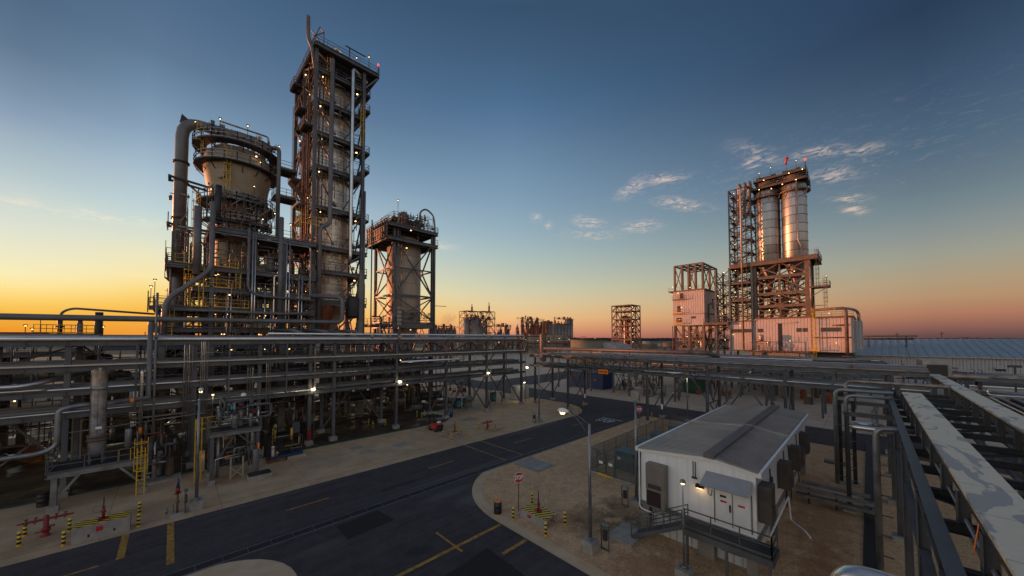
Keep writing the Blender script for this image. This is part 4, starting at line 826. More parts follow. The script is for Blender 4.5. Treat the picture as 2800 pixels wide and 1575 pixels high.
# drop pipes on the left side of it
for (x, ya, yb, zt, r, m) in ((28.4, -.15, -1.6, 8.0, .15, 'galv'), (42.1, 2.2, -1.3, 8.5, .16, 'galv'), (41.4, 1.5, -1.3, 8.15, .14, 'galv'), (44.5, 1.6, -4.5, 9.1, .14, 'alu_old')):
    P('drop_pipe', MB().tube([(x, yb, zt), (x, ya, zt), (x, ya, .25)], r, 12, .55), m, RC)
    tie = MB(); z = 1.0
    while z < zt-1: tie.beam((x-.02, ya-.55, z), (x, ya, z), .06); z += 1.1
    P('tie', tie, 'steel', RC)
for (x, y) in ((36.75, 1.3), (43.3, 1.1), (43.3, 2.0)): P('column', MB().ibeam((x, y, .2), (x, y, 7.4), .26, .26, .025), 'steel_dark', RC); P('footing', MB().box(x-.4, y-.35, 0, x+.4, y+.35, .22), 'concrete', RC)
P('cross_beam', MB().ibeam((36.75, 1.5, 7.3), (36.75, -1.2, 7.3), .2, .3, .02).ibeam((43.3, 2.3, 7.3), (43.3, -1.2, 7.3), .2, .3, .02), 'steel', RC)
lp = MB().tube([(38, -1.5, 6.4), (36.5, -1.5, 6.4), (36.5, 1.1, 6.4), (38.2, 1.1, 6.4), (38.2, -.2, 6.4), (45, -.2, 6.4)], .2, 12, .5); P('expansion_loop', lp, 'alu', RC)
P('drop_pipe', MB().tube([(10.6, -1.6, 7.9), (10.6, .52, 7.9), (10.6, .52, .3)], .27, 18, .5), 'alu', RC)
P('pipe', MB().tube([(44.2, 3.2, 1.5), (44.2, 1.6, 1.5)], .2, 10), 'galv', RC)
rod = thing('grounding_rod', 'thin bent orange rod sticking up beside the near tray cover', 'rod', (13.2, -1.7, 8.0)); P('rod', MB().tube([(13.2, -1.55, 8.05), (13.55, -1.72, 8.9)], .014, 6), 'orange', rod)
CT = thing('cable_trough', 'low steel duct bank running from the white building toward the near rack', 'duct', (36, 2, 0))
for (y, z) in ((0, .45), (0, .95)): P('duct', MB().box(36.0, -.4, z, 36.55, 4.4, z+.22), 'galv', CT); P('duct', MB().box(37.4, .2, z+.1, 37.8, 4.2, z+.3), 'galv', CT)
for y in (.2, 2.0, 3.6): P('support', MB().beam((36.25, y, 0), (36.25, y, 1.2), .12), 'steel_dark', CT)
# ---- racks and pipes beyond the cross bridge
def farrack(label, x0, y0, y1, w, h, tiers, seed, mats=('pipe_grey', 'alu_old', 'galv', 'pipe_grey', 'alu'), step=7.5):
    r = random.Random(seed); t = thing('pipe_rack', label, 'pipe rack', (x0, y0, 0)); y = y0; cm = []
    while y <= y1:
        for x in (x0, x0+w): P('column', MB().beam((x, y, 0), (x, y, h), .3), 'steel', t)
        k = MB().beam((x0, y, .5), (x0+w, y, h*.6), .12); k.beam((x0+w, y, .5), (x0, y, h*.6), .12); P('brace', k, 'steel', t); y += step
    for i in range(tiers):
        z = h-i*1.9; tb = MB(); y = y0
        for x in (x0, x0+w): tb.beam((x, y0, z), (x, y1, z), .22, .34)
        while y <= y1: tb.beam((x0, y, z), (x0+w, y, z), .18, .28); y += step/2
        P('beam', tb, 'steel', t); x = x0+.3
        while x < x0+w-.1:
            rr = r.choice([.06, .1, .14, .2]); a = y0+r.random()*(y1-y0)*.2; b = y1-r.random()*(y1-y0)*.2
            P('pipe', MB().tube([(x, a, z+.2+rr), (x, b, z+.2+rr)] if r.random() < .6 else [(x, a, z+.2+rr), (x, b, z+.2+rr), (x, b, z+.9), (x+w*.5, b, z+.9)], rr, 8, .3), r.choice(mats), t); x += rr*2+r.uniform(.1, .5)
    return t
farrack('far two-tier pipe rack behind the road junction, in front of the silo plant', 76, -2, 56, 5, 9.0, 2, 5)
farrack('third pipe rack row close in front of the cladded production hall', 94, -2, 50, 6, 8.4, 3, 9)
farrack('low pipe rack at far right near the long warehouse', 64, -13, -8, 4, 8.4, 3, 21)
t = thing('large_pipeline', 'thick grey pipeline running level above the far racks and ending in an elbow', 'pipeline', (74, 40, 0))
P('pipe', MB().tube([(74, 63, 10.2), (74, 22, 10.2), (76.5, 20.4, 9.4), (78.5, 20.4, 8.4)], .42, 14, 1.0), 'pipe_dark', t)
for y in (58, 48, 38, 28): P('support', MB().beam((74, y, 0), (74, y, 9.8), .3), 'steel', t)
# ================================================================== PROCESS UNIT (left)
def clutter(t, n, box, seed, rmax=.16, mats=('pipe_grey', 'alu_old', 'steel_old', 'alu', 'galv', 'rust', 'pipe_grey', 'steel_dark')):
    r = random.Random(seed); x0, y0, z0, x1, y1, z1 = box; rest = MB()
    for i in range(n):
        p = [r.uniform(x0, x1), r.uniform(y0, y1), r.uniform(z0, z1)]; pts = [tuple(p)]; ax = r.choice([0, 2, 2, 1])
        for k in range(r.choice([1, 2, 3, 3])):
            lim = (x0, y0, z0), (x1, y1, z1); v = r.uniform(lim[0][ax], lim[1][ax])
            if ax == 1: v = p[1]+(v-p[1])*.4
            if abs(v-p[ax]) < .8: v = p[ax]+1.2
            p[ax] = v; pts.append(tuple(p)); ax = r.choice([a for a in (0, 1, 2, 2) if a != ax])
        rr = r.choice([.04, .05, .07, .09, .12, rmax]); t['_n'] = t.get('_n', 0)+1; m_ = r.choice(mats)
        if t['_n'] <= 70: P('pipe', MB().tube(pts, rr, 7, rr*3), m_, t)
        else: rest.tube(pts, rr, 7, rr*3)
    if rest.v: P('small_pipework', rest, 'fine_pipes', t)['kind'] = 'stuff'
def finework(t, n, box, seed, r0=.025, r1=.07):
    r = random.Random(seed); x0, y0, z0, x1, y1, z1 = box; m = MB()
    for i in range(n):
        x, y, z = r.uniform(x0, x1), r.uniform(y0, y1), r.uniform(z0, z1); q = r.uniform(r0, r1); L = r.uniform(.8, 4.5)
        k = r.random()
        if k < .5: m.tube([(x, y, z), (x, y, min(z+L, z1))], q, 5)
        elif k < .75: m.tube([(x, y, z), (min(x+L, x1), y, z), (min(x+L, x1), y, min(z+L*.6, z1))], q, 5)
        elif k < .85: m.beam((x, y, z), (min(x+L*.5, x1), y, min(z+L*.5, z1)), q*1.6)
        elif k < .93: m.box(x, y, z, x+r.uniform(.15, .5), y+.3, z+r.uniform(.2, .6))
        else: m.cyl(x, y, z, z+r.uniform(.2, .5), r.uniform(.1, .25), 8)
    P('small_pipework', m, 'fine_pipes', t)['kind'] = 'stuff'
def equip(t, n, box, seed):
    r = random.Random(seed); x0, y0, z0, x1, y1, z1 = box
    for i in range(n):
        x, y = r.uniform(x0, x1), r.uniform(y0, y1); k = r.random(); m = r.choice(['alu_old', 'steel_old', 'pipe_grey', 'rust', 'galv'])
        if k < .4: R = r.uniform(.3, .7); h = r.uniform(1.2, 2.6); P('vessel', MB().vessel(x, y, z0+.2, z0+.2+h, R, 14), m, t)
        elif k < .7: R = r.uniform(.3, .55); L = r.uniform(1.2, 3); P('drum', MB().hvessel((x, y, z0+R+.4), (x+L, y, z0+R+.4), R, 12), m, t)
        else: a, b, c = r.uniform(.5, 1.4), r.uniform(.5, 1.2), r.uniform(.8, 1.8); P('cabinet', MB().box(x, y, z0+.1, x+a, y+b, z0+c), m, t)
def decklevel(t, x0, y0, x1, y1, z, rail='nsew', hole=None, bh=.5, mat='steel', joist=True):
    d = MB(); w = .3
    d.ibeam((x0, y0, z-bh/2), (x1, y0, z-bh/2), w, bh, .04); d.ibeam((x0, y1, z-bh/2), (x1, y1, z-bh/2), w, bh, .04)
    d.ibeam((x0, y0, z-bh/2), (x0, y1, z-bh/2), w, bh, .04); d.ibeam((x1, y0, z-bh/2), (x1, y1, z-bh/2), w, bh, .04)
    y = y0+2
    while joist and y < y1-1: d.beam((x0, y, z-.18), (x1, y, z-.18), .16, .3); y += 2.2
    f = P('platform', d, mat, t)
    g = MB()
    if hole:
        cx, cy, R = hole; n = 28; b = len(g.v)
        for k in range(n):
            a = 2*pi*k/n; c_, s_ = cos(a), sin(a); tt = min((x1-cx)/c_ if c_ > 1e-6 else 1e9, (x0-cx)/c_ if c_ < -1e-6 else 1e9, (y1-cy)/s_ if s_ > 1e-6 else 1e9, (y0-cy)/s_ if s_ < -1e-6 else 1e9)
            g.v += [(cx+R*c_, cy+R*s_, z+.02), (cx+tt*c_, cy+tt*s_, z+.02)]
        for k in range(n): q = (k+1) % n; g.f.append((b+2*k, b+2*k+1, b+2*q+1, b+2*q)); g.sm.append(False)
    else: g.box(x0, y0, z-.03, x1, y1, z+.02)
    P('deck', g, 'grating', f)
    r = MB(); zz = z+.02
    if 's' in rail: r.rail([(x0, y0-.1, zz), (x1, y0-.1, zz)])
    if 'n' in rail: r.rail([(x0, y1, zz), (x1, y1, zz)])
    if 'w' in rail: r.rail([(x0-.1, y0, zz), (x0-.1, y1, zz)])
    if 'e' in rail: r.rail([(x1, y0, zz), (x1, y1, zz)])
    if r.v: P('handrail', r, 'steel', f)
    return f
def xbrace(t, p, q, z0, z1, w=.2, kind='x', mat='steel'):
    m = MB(); a, b = (p[0], p[1]), (q[0], q[1]); c = ((a[0]+b[0])/2, (a[1]+b[1])/2)
    if kind == 'x': m.beam((*a, z0), (*b, z1), w); m.beam((a[0]+.01, a[1]+.01, z1), (b[0]+.01, b[1]+.01, z0), w)
    elif kind == 'v': m.beam((*a, z0), (*c, z1), w); m.beam((*b, z0), (*c, z1), w)
    elif kind == 'a': m.beam((*a, z1), (*c, z0), w); m.beam((*b, z1), (*c, z0), w)
    elif kind == '/': m.beam((*a, z0), (*b, z1), w)
    P('brace', m, mat, t)
def lampsrow(t, pts, mat='lamp_warm', s=.2):
    for p in pts: lamp(t, *p, s, mat)

# ---- tall tower
T = thing('distillation_tower', 'tallest tower, silver vessel inside an open steel frame lit by small lamps', 'process tower', (18.9, 65, 0))
X0, X1, Y0, Y1 = 15.2, 22.6, 59.7, 72.0
LV = [18.7, 23.7, 27.5, 33.8, 40.2, 45.6, 50.8, 55.8]
for (x, y) in ((X0, Y0), (X1, Y0), (X0, 66), (X1, 66), (X0, Y1), (X1, Y1)):
    P('column', MB().ibeam((x, y, 24.5), (x, y, 59.1), .5, .5, .05), 'steel', T)
    P('column', MB().box(x-.5, y-.5, 0, x+.5, y+.5, 22).lathe(x, y, [(.7, 22), (.3, 24.6)], 4, False, pi/4, pi/4+2*pi), 'fireproof', T)
for i, z in enumerate(LV):
    decklevel(T, X0, Y0, X1 + (.9 if i in (0, 1, 2) else 0), Y1, z, 'se' if i < 7 else 's', (18.9, 64.6, 3.15))
    lampsrow(T, [(X0+1.2, Y0+.6, z-.75), (X1-.9, Y0+.5, z-1.0)] if i % 2 else [(X0+.8, Y0+.5, z-.8), (X1-1.4, Y0+1, z-.8)], 'lamp_warm', .26)
    lampsrow(T, [(X0-.1, 62.5+(i % 3)*3, z+1.8)], 'lamp_warm', .2)
zz = [13, 18.7, 23.7, 27.5, 33.8, 40.2, 45.6, 50.8, 55.8, 59.0]
for a, b in zip(zz, zz[1:]):
    xbrace(T, (X0, Y0), (X0, 66), a, b-.3, .2, 'x', 'steel_old'); xbrace(T, (X0, 66), (X0, Y1), a, b-.3, .2, '/' if int(a) % 2 else 'v', 'steel_old')
    xbrace(T, (X1, Y0), (X1, 66), a, b-.3, .2, 'a'); xbrace(T, (X1, Y1), (X0, Y1), a, b-.3, .2, 'v'); xbrace(T, (X1, Y1), (X1, 66), a, b-.3, .2, 'a')
    k = MB().beam((X1-.1, Y0, b-.6), (X1-3.4, Y0, (a+b)/2-1.2), .22) if a < 24 else MB().beam((X0+.1, Y0+.15, b-.5), (X0+3.0, Y0+.15, a+.5), .2)
    k.beam((X1-.1, Y0+.15, b-.4), (X1-3.0, Y0+.15, a+.4), .18); P('brace', k, 'steel', T)
    s = MB(); h = (b-a)/2
    s.stair((X0+1.0, 66.6, a), (X0+1.0, 71.2, a+h)); s.stair((X0+2.2, 71.2, a+h), (X0+2.2, 66.6, b)); s.box(X0+.5, 71.2, a+h-.05, X0+2.8, 71.9, a+h); P('stair', s, 'steel_old', T)
vs = MB((18.9, 64.6, 0)); vs.lathe(18.9, 64.6, [(.4, 12.6), (2.9, 18.3), (3.0, 18.6), (3.0, 55.6), (2.7, 57), (1.6, 57.9), (.05, 58.2)], 48); V = P('vessel', vs, 'silo_bright', T)
for z in (19.2, 24.1, 28, 33.0, 34.4, 39.4, 40.8, 44.9, 46.2, 50.1, 51.4, 55.2):
    P('stiffener_ring', MB().lathe(18.9, 64.6, [(3.0, z-.13), (3.2, z-.1), (3.2, z+.1), (3.0, z+.13)], 40), 'alu_old', V)
for i, z in enumerate(LV[2:]):
    decklevel(T, 13.9, 60.4+(i % 3)*3.6, 15.15, 63.0+(i % 3)*3.6, z+.9*(i % 2), 'swn', None, .22); decklevel(T, 22.65, 59.8, 23.7, 62.4, z-.6 if i % 2 else z+1.6, 'sen', None, .2)
    P('ladder', MB().ladder(16.2+(i % 2)*1.4, 60.1, z, z+4.6, 0, 1, cage=False), 'yellow' if i % 2 else 'steel_old', T)
decklevel(T, 14.9, 59.0, 24.9, 72.4, 59.3, 'swe', None, .55)
k = MB(); k.beam((24.8, 59.2, 58.7), (22.7, 59.5, 56.0), .2); k.beam((24.8, 66, 58.7), (22.7, 66, 56.0), .2); P('brace', k, 'steel', T)
P('riser_pipe', MB().tube([(17.4, 59.1, 57.8), (17.4, 59.1, 31.0), (15.9, 58.7, 30.2), (15.9, 58.7, 13.2)], .33, 14, .8), 'pipe_grey', T)
P('riser_pipe', MB().tube([(23.4, 60.6, 58.0), (20.55, 59.0, 58.0), (20.55, 59.0, 26.2), (20.55, 59.5, 25.4)], .27, 14, .6), 'alu', T)
P('riser_pipe', MB().tube([(22.9, 59.3, 38), (22.9, 59.3, 12)], .15, 10), 'pipe_grey', T); P('riser_pipe', MB().tube([(24.3, 59.6, 33.5), (24.3, 59.6, 12)], .11, 10), 'pipe_grey', T)
P('vent_stack', MB().tube([(15.3, 60.5, 56), (14.7, 60, 58.6), (14.0, 59.7, 59.8), (13.95, 59.7, 63.1)], .3, 12, .5), 'pipe_grey', T)
fr = MB()
for (p, q) in (((14.6, 59.7, 59.3), (15.6, 59.7, 62.4)), ((15.6, 59.7, 62.4), (16.2, 59.7, 61.9)), ((16.2, 59.7, 61.9), (16.2, 59.7, 59.3)), ((14.4, 59.7, 61.2), (16.2, 59.7, 59.5)), ((16.2, 59.7, 61.9), (14.7, 59.7, 60.3))): fr.beam(p, q, .14)
P('stack_support', fr, 'steel', T)
P('overhead_pipe', MB().tube([(18.6, 64, 57.5), (18.6, 64, 62.6), (19.3, 64, 64.0), (20.6, 64, 62.8), (20.9, 64, 59.5)], .42, 14, .9), 'alu', T)
P('davit', MB().beam((20.6, 61, 59.3), (20.6, 61, 62.9), .16).beam((19.9, 61, 62.8), (23.3, 61, 62.8), .14), 'steel_dark', T)
for (x, y, h) in ((21.6, 60.5, 2.8), (23.2, 59.2, 3.2)): polelamp(T, x, y, 59.3, h*.75)
P('beacon', MB().cyl(24.8, 59.1, 59.3, 60.9, .06, 8), 'steel_dark', T); P('beacon_lamp', MB().cyl(24.8, 59.1, 60.9, 61.2, .13, 8), 'lamp_red', T)
P('ladder', MB().ladder(22.2, 59.2, 45.6, 52.2, 0, 1), 'yellow', T); P('ladder', MB().ladder(17.2, 60.3, 55.8, 59.0, 0, 1, cage=False).ladder(17.0, 60.3, 50.8, 55.8, 0, 1, cage=False), 'yellow', T)
lt = MB()
for x, y in ((14.75, 72.2), (14.75, 71.7)): lt.beam((x, y, 14), (x, y, 55), .05)
z = 14
while z < 55: lt.beam((14.75, 71.7, z), (14.75, 72.2, z), .05); z += 1.0
P('cable_ladder', lt, 'steel', T)
P('return_loop', MB().tube([(14.7, 70, 50), (14.7, 70, 57.3), (14.9, 71.5, 58.2), (15.2, 72.2, 57)], .18, 10, .6), 'steel_old', T)
clutter(T, 46, (15.4, 60.2, 18, 22.3, 71.5, 57), 31, .2)
for x in (15.8, 16.4, 14.9): P('riser_pipe', MB().tube([(x, 60.0 if x > 15 else 62.5, 57), (x, 60.0 if x > 15 else 62.5, 20)], .1, 8), 'steel_old', T)
for k in range(4): P('riser_pipe', MB().tube([(14.95, 61.6+k*1.1, 54-k*3), (14.95, 61.6+k*1.1, 18)], .1+.04*(k % 2), 8), 'rust' if k % 2 else 'steel_old', T)

# ---- reactor tower
R = thing('reactor_silo', 'large tan flared reactor with ring walkways and yellow caged ladders', 'reactor', (6.4, 64, 0))
cx, cy = 6.4, 64.0
rv = MB((cx, cy, 0)).lathe(cx, cy, [(.5, 6.0), (2.35, 10.5), (2.5, 12), (2.5, 29.2), (2.6, 29.8), (2.95, 31.5), (3.15, 32.4), (3.85, 36.2), (3.95, 37.0), (3.95, 38.2), (3.75, 39.0), (3.0, 39.9), (1.6, 40.5), (.05, 40.7)], 64); P('shell', rv, 'reactor', R)
for (z, r0, r1, a0, a1) in ((32.0, 3.2, 4.55, 0, 2*pi), (37.2, 3.95, 4.95, 0, 2*pi), (39.9, 3.6, 5.15, 0, 2*pi), (29.3, 2.7, 4.2, pi, 2*pi)):
    f = P('ring_platform', MB().ringdeck(cx, cy, z, r0, r1, .16, 44, a0, a1), 'steel_dark', R)
    hr = MB(); w_ = hr.rail; hr.rail = lambda pts, h=1.07, closed=False, step=1.6: w_(pts, h, closed, step, .085); hr.ringrail(cx, cy, z, r1-.05, 22, a0, a1); P('handrail', hr, 'galv', f)
    for i in range(16):
        a = a0+(a1-a0)*i/16; P('bracket', MB().beam((cx+r1*cos(a), cy+r1*sin(a), z-.25), (cx+r0*cos(a), cy+r0*sin(a), z-1.2), .1), 'steel_dark', f)
for (x, y, z, xx, yy) in ((10.8, 61.8, 39.0, 13.2, 64.5), (10.6, 61.5, 34.6, 13.2, 64.3)): decklevel(R, x, y, xx, yy, z, 'swne', None, .25)
P('bridge', MB().beam((12.8, 63.5, 37.6), (15.2, 64.5, 35.8), 1.0, .2).rail([(12.8, 63, 37.7), (15.2, 64, 35.9)]), 'steel', R)
for (a, z0, z1, rr) in ((-1.95, 32.1, 38.3, 4.05), (-2.7, 37.3, 41.2, 4.6), (-1.0, 39.9, 41.6, 3.2)):
    lx, ly = cx+rr*cos(a), cy+rr*sin(a); P('ladder', MB().ladder(lx, ly, z0, z1, -cos(a)*-1*-1, -sin(a)*-1*-1), 'yellow', R)
P('manway', MB().tube([(cx+3.5*cos(-2.2), cy+3.5*sin(-2.2), 35.4), (cx+4.0*cos(-2.2), cy+4.0*sin(-2.2), 35.4)], .62, 20), 'reactor', R)
P('overhead_line', MB().tube([(.3, 64, 20.5), (.3, 64, 40.2), (.42, 64, 41.1), (.75, 64, 41.8), (1.25, 64, 42.25), (1.9, 64, 42.45), (3, 64, 42.5), (8.4, 64, 42.7), (10.4, 64, 42.2)], [.68]*8+[.42], 20, None, True), 'pipe_grey', R)
P('overhead_line_base', MB().lathe(.3, 64, [(.68, 21), (.72, 20.4), (1.05, 17.6), (1.05, 12), (.8, 8)], 20), 'pipe_grey', R)
fl = MB()
for z in (36.6, 29.0, 17.7): fl.cyl(.3, 64, z-.1, z+.1, .86, 20)
fl.tube([(3.2, 64, 42.42), (3.4, 64, 42.43)], .86, 20)
P('flange', fl, 'steel_dark', R)
fin = MB(); fin.v = [(.0, 63.97, 42.0), (1.0, 63.97, 42.7), (.2, 63.97, 43.3), (.0, 64.03, 42.0), (1.0, 64.03, 42.7), (.2, 64.03, 43.3)]; fin.f = [(0, 1, 2), (5, 4, 3), (0, 2, 5, 3), (1, 4, 5, 2)]; fin.sm = [False]*4; P('lifting_fin', fin, 'steel_dark', R)
k = MB()
for z in (34.0, 27.8):
    k.beam((-.7, 63.2, z+.2), (3.6, 63.2, z-.2), .25); k.beam((-.7, 64.8, z+.2), (3.6, 64.8, z-.2), .25); k.beam((-.75, 63.0, z+.2), (-.75, 65.0, z+.2), .3); k.beam((.7, 63.2, z), (3.9, 63.4, z-3.0), .2)
P('support_arm', k, 'steel_dark', R)
for (x, r_) in ((4.6, .36), (6.6, .3), (9.2, .42), (8.0, .25)): P('nozzle', MB().tube([(x, 64, 40.0), (x, 64, 42.5)], r_, 12), 'reactor', R)
P('down_pipe', MB().tube([(8.5, 62.5, 41.2), (10.6, 60.6, 41.2), (10.6, 59.9, 40.5), (10.6, 59.9, 26.6)], .26, 12, .7), 'pipe_grey', R)
P('down_pipe', MB().tube([(10.7, 58.0, 30.2), (10.7, 57.6, 14)], .33, 12), 'pipe_grey', R)
P('vent_stack', MB().tube([(3.9, 59.2, 28), (3.9, 59.2, 32.9)], .3, 12), 'steel_dark', R)
P('vent_stack', MB().cyl(3.9, 59.2, 32.9, 33.1, .34, 12), 'steel_dark', R)
for (a, z) in ((-2.9, 39.9), (-2.1, 39.9), (-1.5, 39.9), (-.4, 39.9), (-1.3, 32.0), (-.6, 29.3)): polelamp(R, cx+5.0*cos(a), cy+5.0*sin(a) if z > 35 else cy+4.4*sin(a), z, 2.4)
for (a, z) in ((-2.8, 37.8), (-1.2, 38.8), (-1.05, 38.2), (-2.4, 33)): lamp(R, cx+4.2*cos(a), cy+4.2*sin(a), z, .22)
clutter(R, 26, (3.6, 59.5, 28.8, 9.5, 61, 33.5), 8, .12); clutter(R, 12, (3, 60, 40.0, 9.5, 66, 41.2), 9, .1)

# ---- process structure under and between the two
Q = thing('process_structure', 'multi-storey open steel process structure packed with pipes and yellow railings', 'process structure', (7, 64, 0))
QX = [-1.0, 3.4, 7.6, 11.2]; QY = [58.0, 65, 72]
for x in QX:
    for y in QY:
        top = 27.3 if x > 3 else 16.9
        P('column', MB().box(x-.4, y-.4, 0, x+.4, y+.4, 12), 'fireproof', Q); P('column', MB().ibeam((x, y, 12), (x, y, top), .42, .42, .045), 'steel', Q)
for i, (z, xa, xb) in enumerate([(8.3, -6, 15.2), (12.2, -6, 15.2), (14.3, -1.6, 15.2), (16.9, -1.6, 15.2), (19.4, 1.6, 15.2), (22.1, -.6, 15.2), (27.3, 3.2, 15.2)]):
    decklevel(Q, xa, 58.0, xb, 72, z, 'swe', (6.4, 64, 2.6), .55)
for i, (a, b) in enumerate(((.5, 8), (8.4, 12), (12.3, 16.7), (17, 22), (22.2, 27))):
    xbrace(Q, (-1, 58), (-1, 65), a, b, .22, 'v' if i % 2 else 'x') if b < 17 else None
    xbrace(Q, (7.6, 72), (11.2, 72), a, b, .2); xbrace(Q, (11.2, 58), (11.2, 65), a, b, .22, 'v'); xbrace(Q, (3.4, 72), (-1, 72), a, b, .2) if b < 23 else None
for (x0, y0, x1, y1, z) in ((-.6, 57, .9, 58, 21.7), (-2.0, 57, -.3, 58, 16.6)): decklevel(Q, x0, y0, x1, y1, z, 'swn', None, .3)
P('access_cage', MB().rail([(-2.1, 57, 16.0), (-2.1, 58, 16.0)], 2.4, step=.5), 'steel_dark', Q); P('access_cage', MB().rail([(-.75, 56.9, 20.9), (-.75, 57.9, 20.9)], 2.6, step=.5), 'steel_dark', Q)
P('ladder', MB().ladder(1.7, 57.6, 22.1, 30.2, 0, 1), 'yellow', Q); P('ladder', MB().ladder(1.2, 57.7, 16.9, 20.9, 0, 1), 'yellow', Q); P('ladder', MB().ladder(2.4, 57.7, 16.9, 22, 0, 1, cage=False), 'yellow', Q); P('ladder', MB().ladder(-.3, 57.7, 12.2, 15.5, 0, 1), 'yellow', Q); P('ladder', MB().ladder(6, 57.7, 19.4, 21.5, 0, 1, cage=False), 'yellow', Q); P('ladder', MB().ladder(12.8, 58.2, 27.4, 31.5, 0, 1), 'yellow', Q)
P('yellow_railing', MB().rail([(1.6, 57.8, 19.45), (5.5, 57.8, 19.45)]).rail([(1.6, 57.8, 16.95), (7.2, 57.8, 16.95)]).rail([(3.6, 57.8, 22.15), (6, 57.8, 22.15)]).rail([(0, 57.8, 22.15), (1.5, 57.8, 22.15)]), 'yellow', Q)
P('yellow_railing', MB().rail([(-.5, 57.7, 12.3), (2.2, 57.7, 12.3)]).rail([(13.5, 59.4, 30.5), (17, 59.4, 30.5)], 1.3), 'yellow', Q)
P('lean_pipe', MB().tube([(3.25, 56.6, 30), (3.25, 56.6, 21.8), (2.6, 56.4, 20.8), (-.3, 55.6, 17.7), (-.7, 55.5, 16.8), (-.7, 55.5, 13.3)], .26, 12, .7), 'pipe_grey', Q)
P('tall_duct', MB().tube([(1.9, 57.1, 20.8), (1.9, 57.1, 29.2)], .38, 16), 'pipe_grey', Q)
P('riser_pipe', MB().tube([(7.0, 57.2, 27.6), (7.0, 57.2, 19.4), (8.2, 57.2, 18.7), (15, 57.2, 18.6)], .16, 12, 1.0), 'pipe_grey', Q)
for (x, za, zb) in ((7.45, 8, 27), (7.75, 8, 27.1), (11.35, 8, 26.5), (11.7, 8, 26.8), (4.9, 10, 19), (5.3, 10, 20), (8.9, 12, 19.4), (12.9, 12, 22), (13.3, 9, 22), (9.6, 12, 17)): P('riser_pipe', MB().tube([(x, 57.3, za), (x, 57.3, zb)], .07, 8), 'alu', Q)
P('front_pipe', MB().tube([(-33, 55, 14.7), (-9.8, 55, 15.0), (18.2, 55.2, 15.4), (18.2, 55.2, 19.2), (14.6, 57.5, 19.3)], .3, 14, .9), 'pipe_grey', Q)
P('front_pipe', MB().tube([(1.3, 56.8, 16.4), (11, 56.8, 16.4), (14.6, 56.8, 16.7)], .16, 10, .4), 'pipe_grey', Q)
for x in (11.6, 15.0, 16.5, 19.4): P('sloping_pipe', MB().tube([(x-1.6, 58, 14.1), (x, 54, 14.1), (x+1.6, 51.6, 13.2), (x+1.8, 50.5, 12.9)], .24 if x != 16.5 else .14, 10, .8), 'pipe_grey', Q)
for (a, b, z) in ((7.6, 9.9, 14.3), (12.6, 14.6, 18.0), (7.0, 9.4, 13.9)):
    for k in range(4): P('cylinder_bank', MB().tube([(a+k*(b-a)/4, 57.6, z+.7), (a+(k+.85)*(b-a)/4, 57.6, z+.7)], .3, 12), 'beige', Q)
clutter(Q, 90, (-1, 57.6, 8, 15, 63, 27), 1, .16); clutter(Q, 60, (-5, 60, .5, 15, 71, 14), 2, .3); clutter(Q, 40, (7, 60, 14, 15, 71, 27), 4, .2)
equip(Q, 5, (-4, 58.5, 0, 14, 62, 0), 3); equip(Q, 7, (-.5, 58.5, 12.2, 13, 62, 12.2), 5); equip(Q, 7, (1, 58.5, 16.9, 13, 61, 16.9), 6); equip(Q, 6, (8, 58.5, 22.1, 14, 62, 22.1), 7); equip(Q, 5, (3, 58.5, 8.3, 14, 62, 8.3), 17)
P('dark_hopper', MB().lathe(17.2, 61.5, [(.5, 13.2), (1.9, 17.6), (1.9, 18.3)], 24), 'rust', Q)
P('vessel', MB().vessel(21, 58.8, 16.2, 19.9, .95, 20), 'steel_dark', Q)
r_ = random.Random(77)
for z in (12.2, 14.3, 16.9, 19.4, 22.1, 27.3):
    for k in range(4): lamp(Q, r_.uniform(3, 14.5), r_.uniform(57.7, 61), z-.75, .18)
for (x, z) in ((3.2, 27.5), (8.5, 27.4), (11.8, 27.4), (-1.9, 17), (-1.6, 17.8)): polelamp(Q, x, 57.7, z, 2.0)
for p in ((0, 60, 15.5), (8, 59, 15.8), (13, 60, 21), (3, 59, 20.6)): point('unit_glow', p, 12, (1, .6, .25), parent=Q)

for (z0_, z1_, xa_) in ((12.4, 14, -1.3), (14.5, 16.3, -1.3), (17, 18.9, -.8), (19.6, 21.6, 1.8), (22.2, 25.5, 0), (8.5, 12, -3)): finework(Q, 75, (xa_, 57.6, z0_, 15, 60, z1_), int(z0_*10))
finework(T, 150, (15.0, 59.4, 18, 22.8, 61, 57), 301); finework(T, 160, (14.6, 60, 18, 15.7, 72, 57.5), 302); finework(R, 110, (2.6, 59.0, 27.6, 10.4, 60.3, 33.2), 303, .025, .06); finework(R, 60, (2.4, 59.6, 40.0, 10.2, 61.5, 41.4), 304, .025, .06); finework(R, 30, (-.9, 58.6, 22, 1.0, 60, 31), 305)
# ---- lower process area far left
L = thing('process_structure', 'low dark process structure at far left behind the long rack with yellow top railing', 'process structure', (-15, 70, 0))
for x in (-34, -27, -20, -13, -7):
    for y in (59, 66, 73): P('column', MB().box(x-.35, y-.35, 0, x+.35, y+.35, 11.5), 'fireproof', L)
for z in (5.5, 9.0, 11.6): decklevel(L, -34, 59, -6.5, 73, z, 's' if z < 11 else '', None, .5)
decklevel(L, -12.2, 71.5, -7.4, 74, 13.6, '', None, .3)
P('yellow_railing', MB().rail([(-12.2, 71.4, 13.65), (-7.4, 71.4, 13.65)], step=1.0).rail([(-12, 73.5, 13.65), (-7.4, 73.5, 13.65)], step=1.0), 'yellow', L)
P('overhead_pipe', MB().tube([(-10.3, 72, 12), (-10.3, 72, 16.3), (-9.4, 72, 16.9), (-1.9, 72, 16.5)], .14, 10, .7), 'pipe_grey', L)
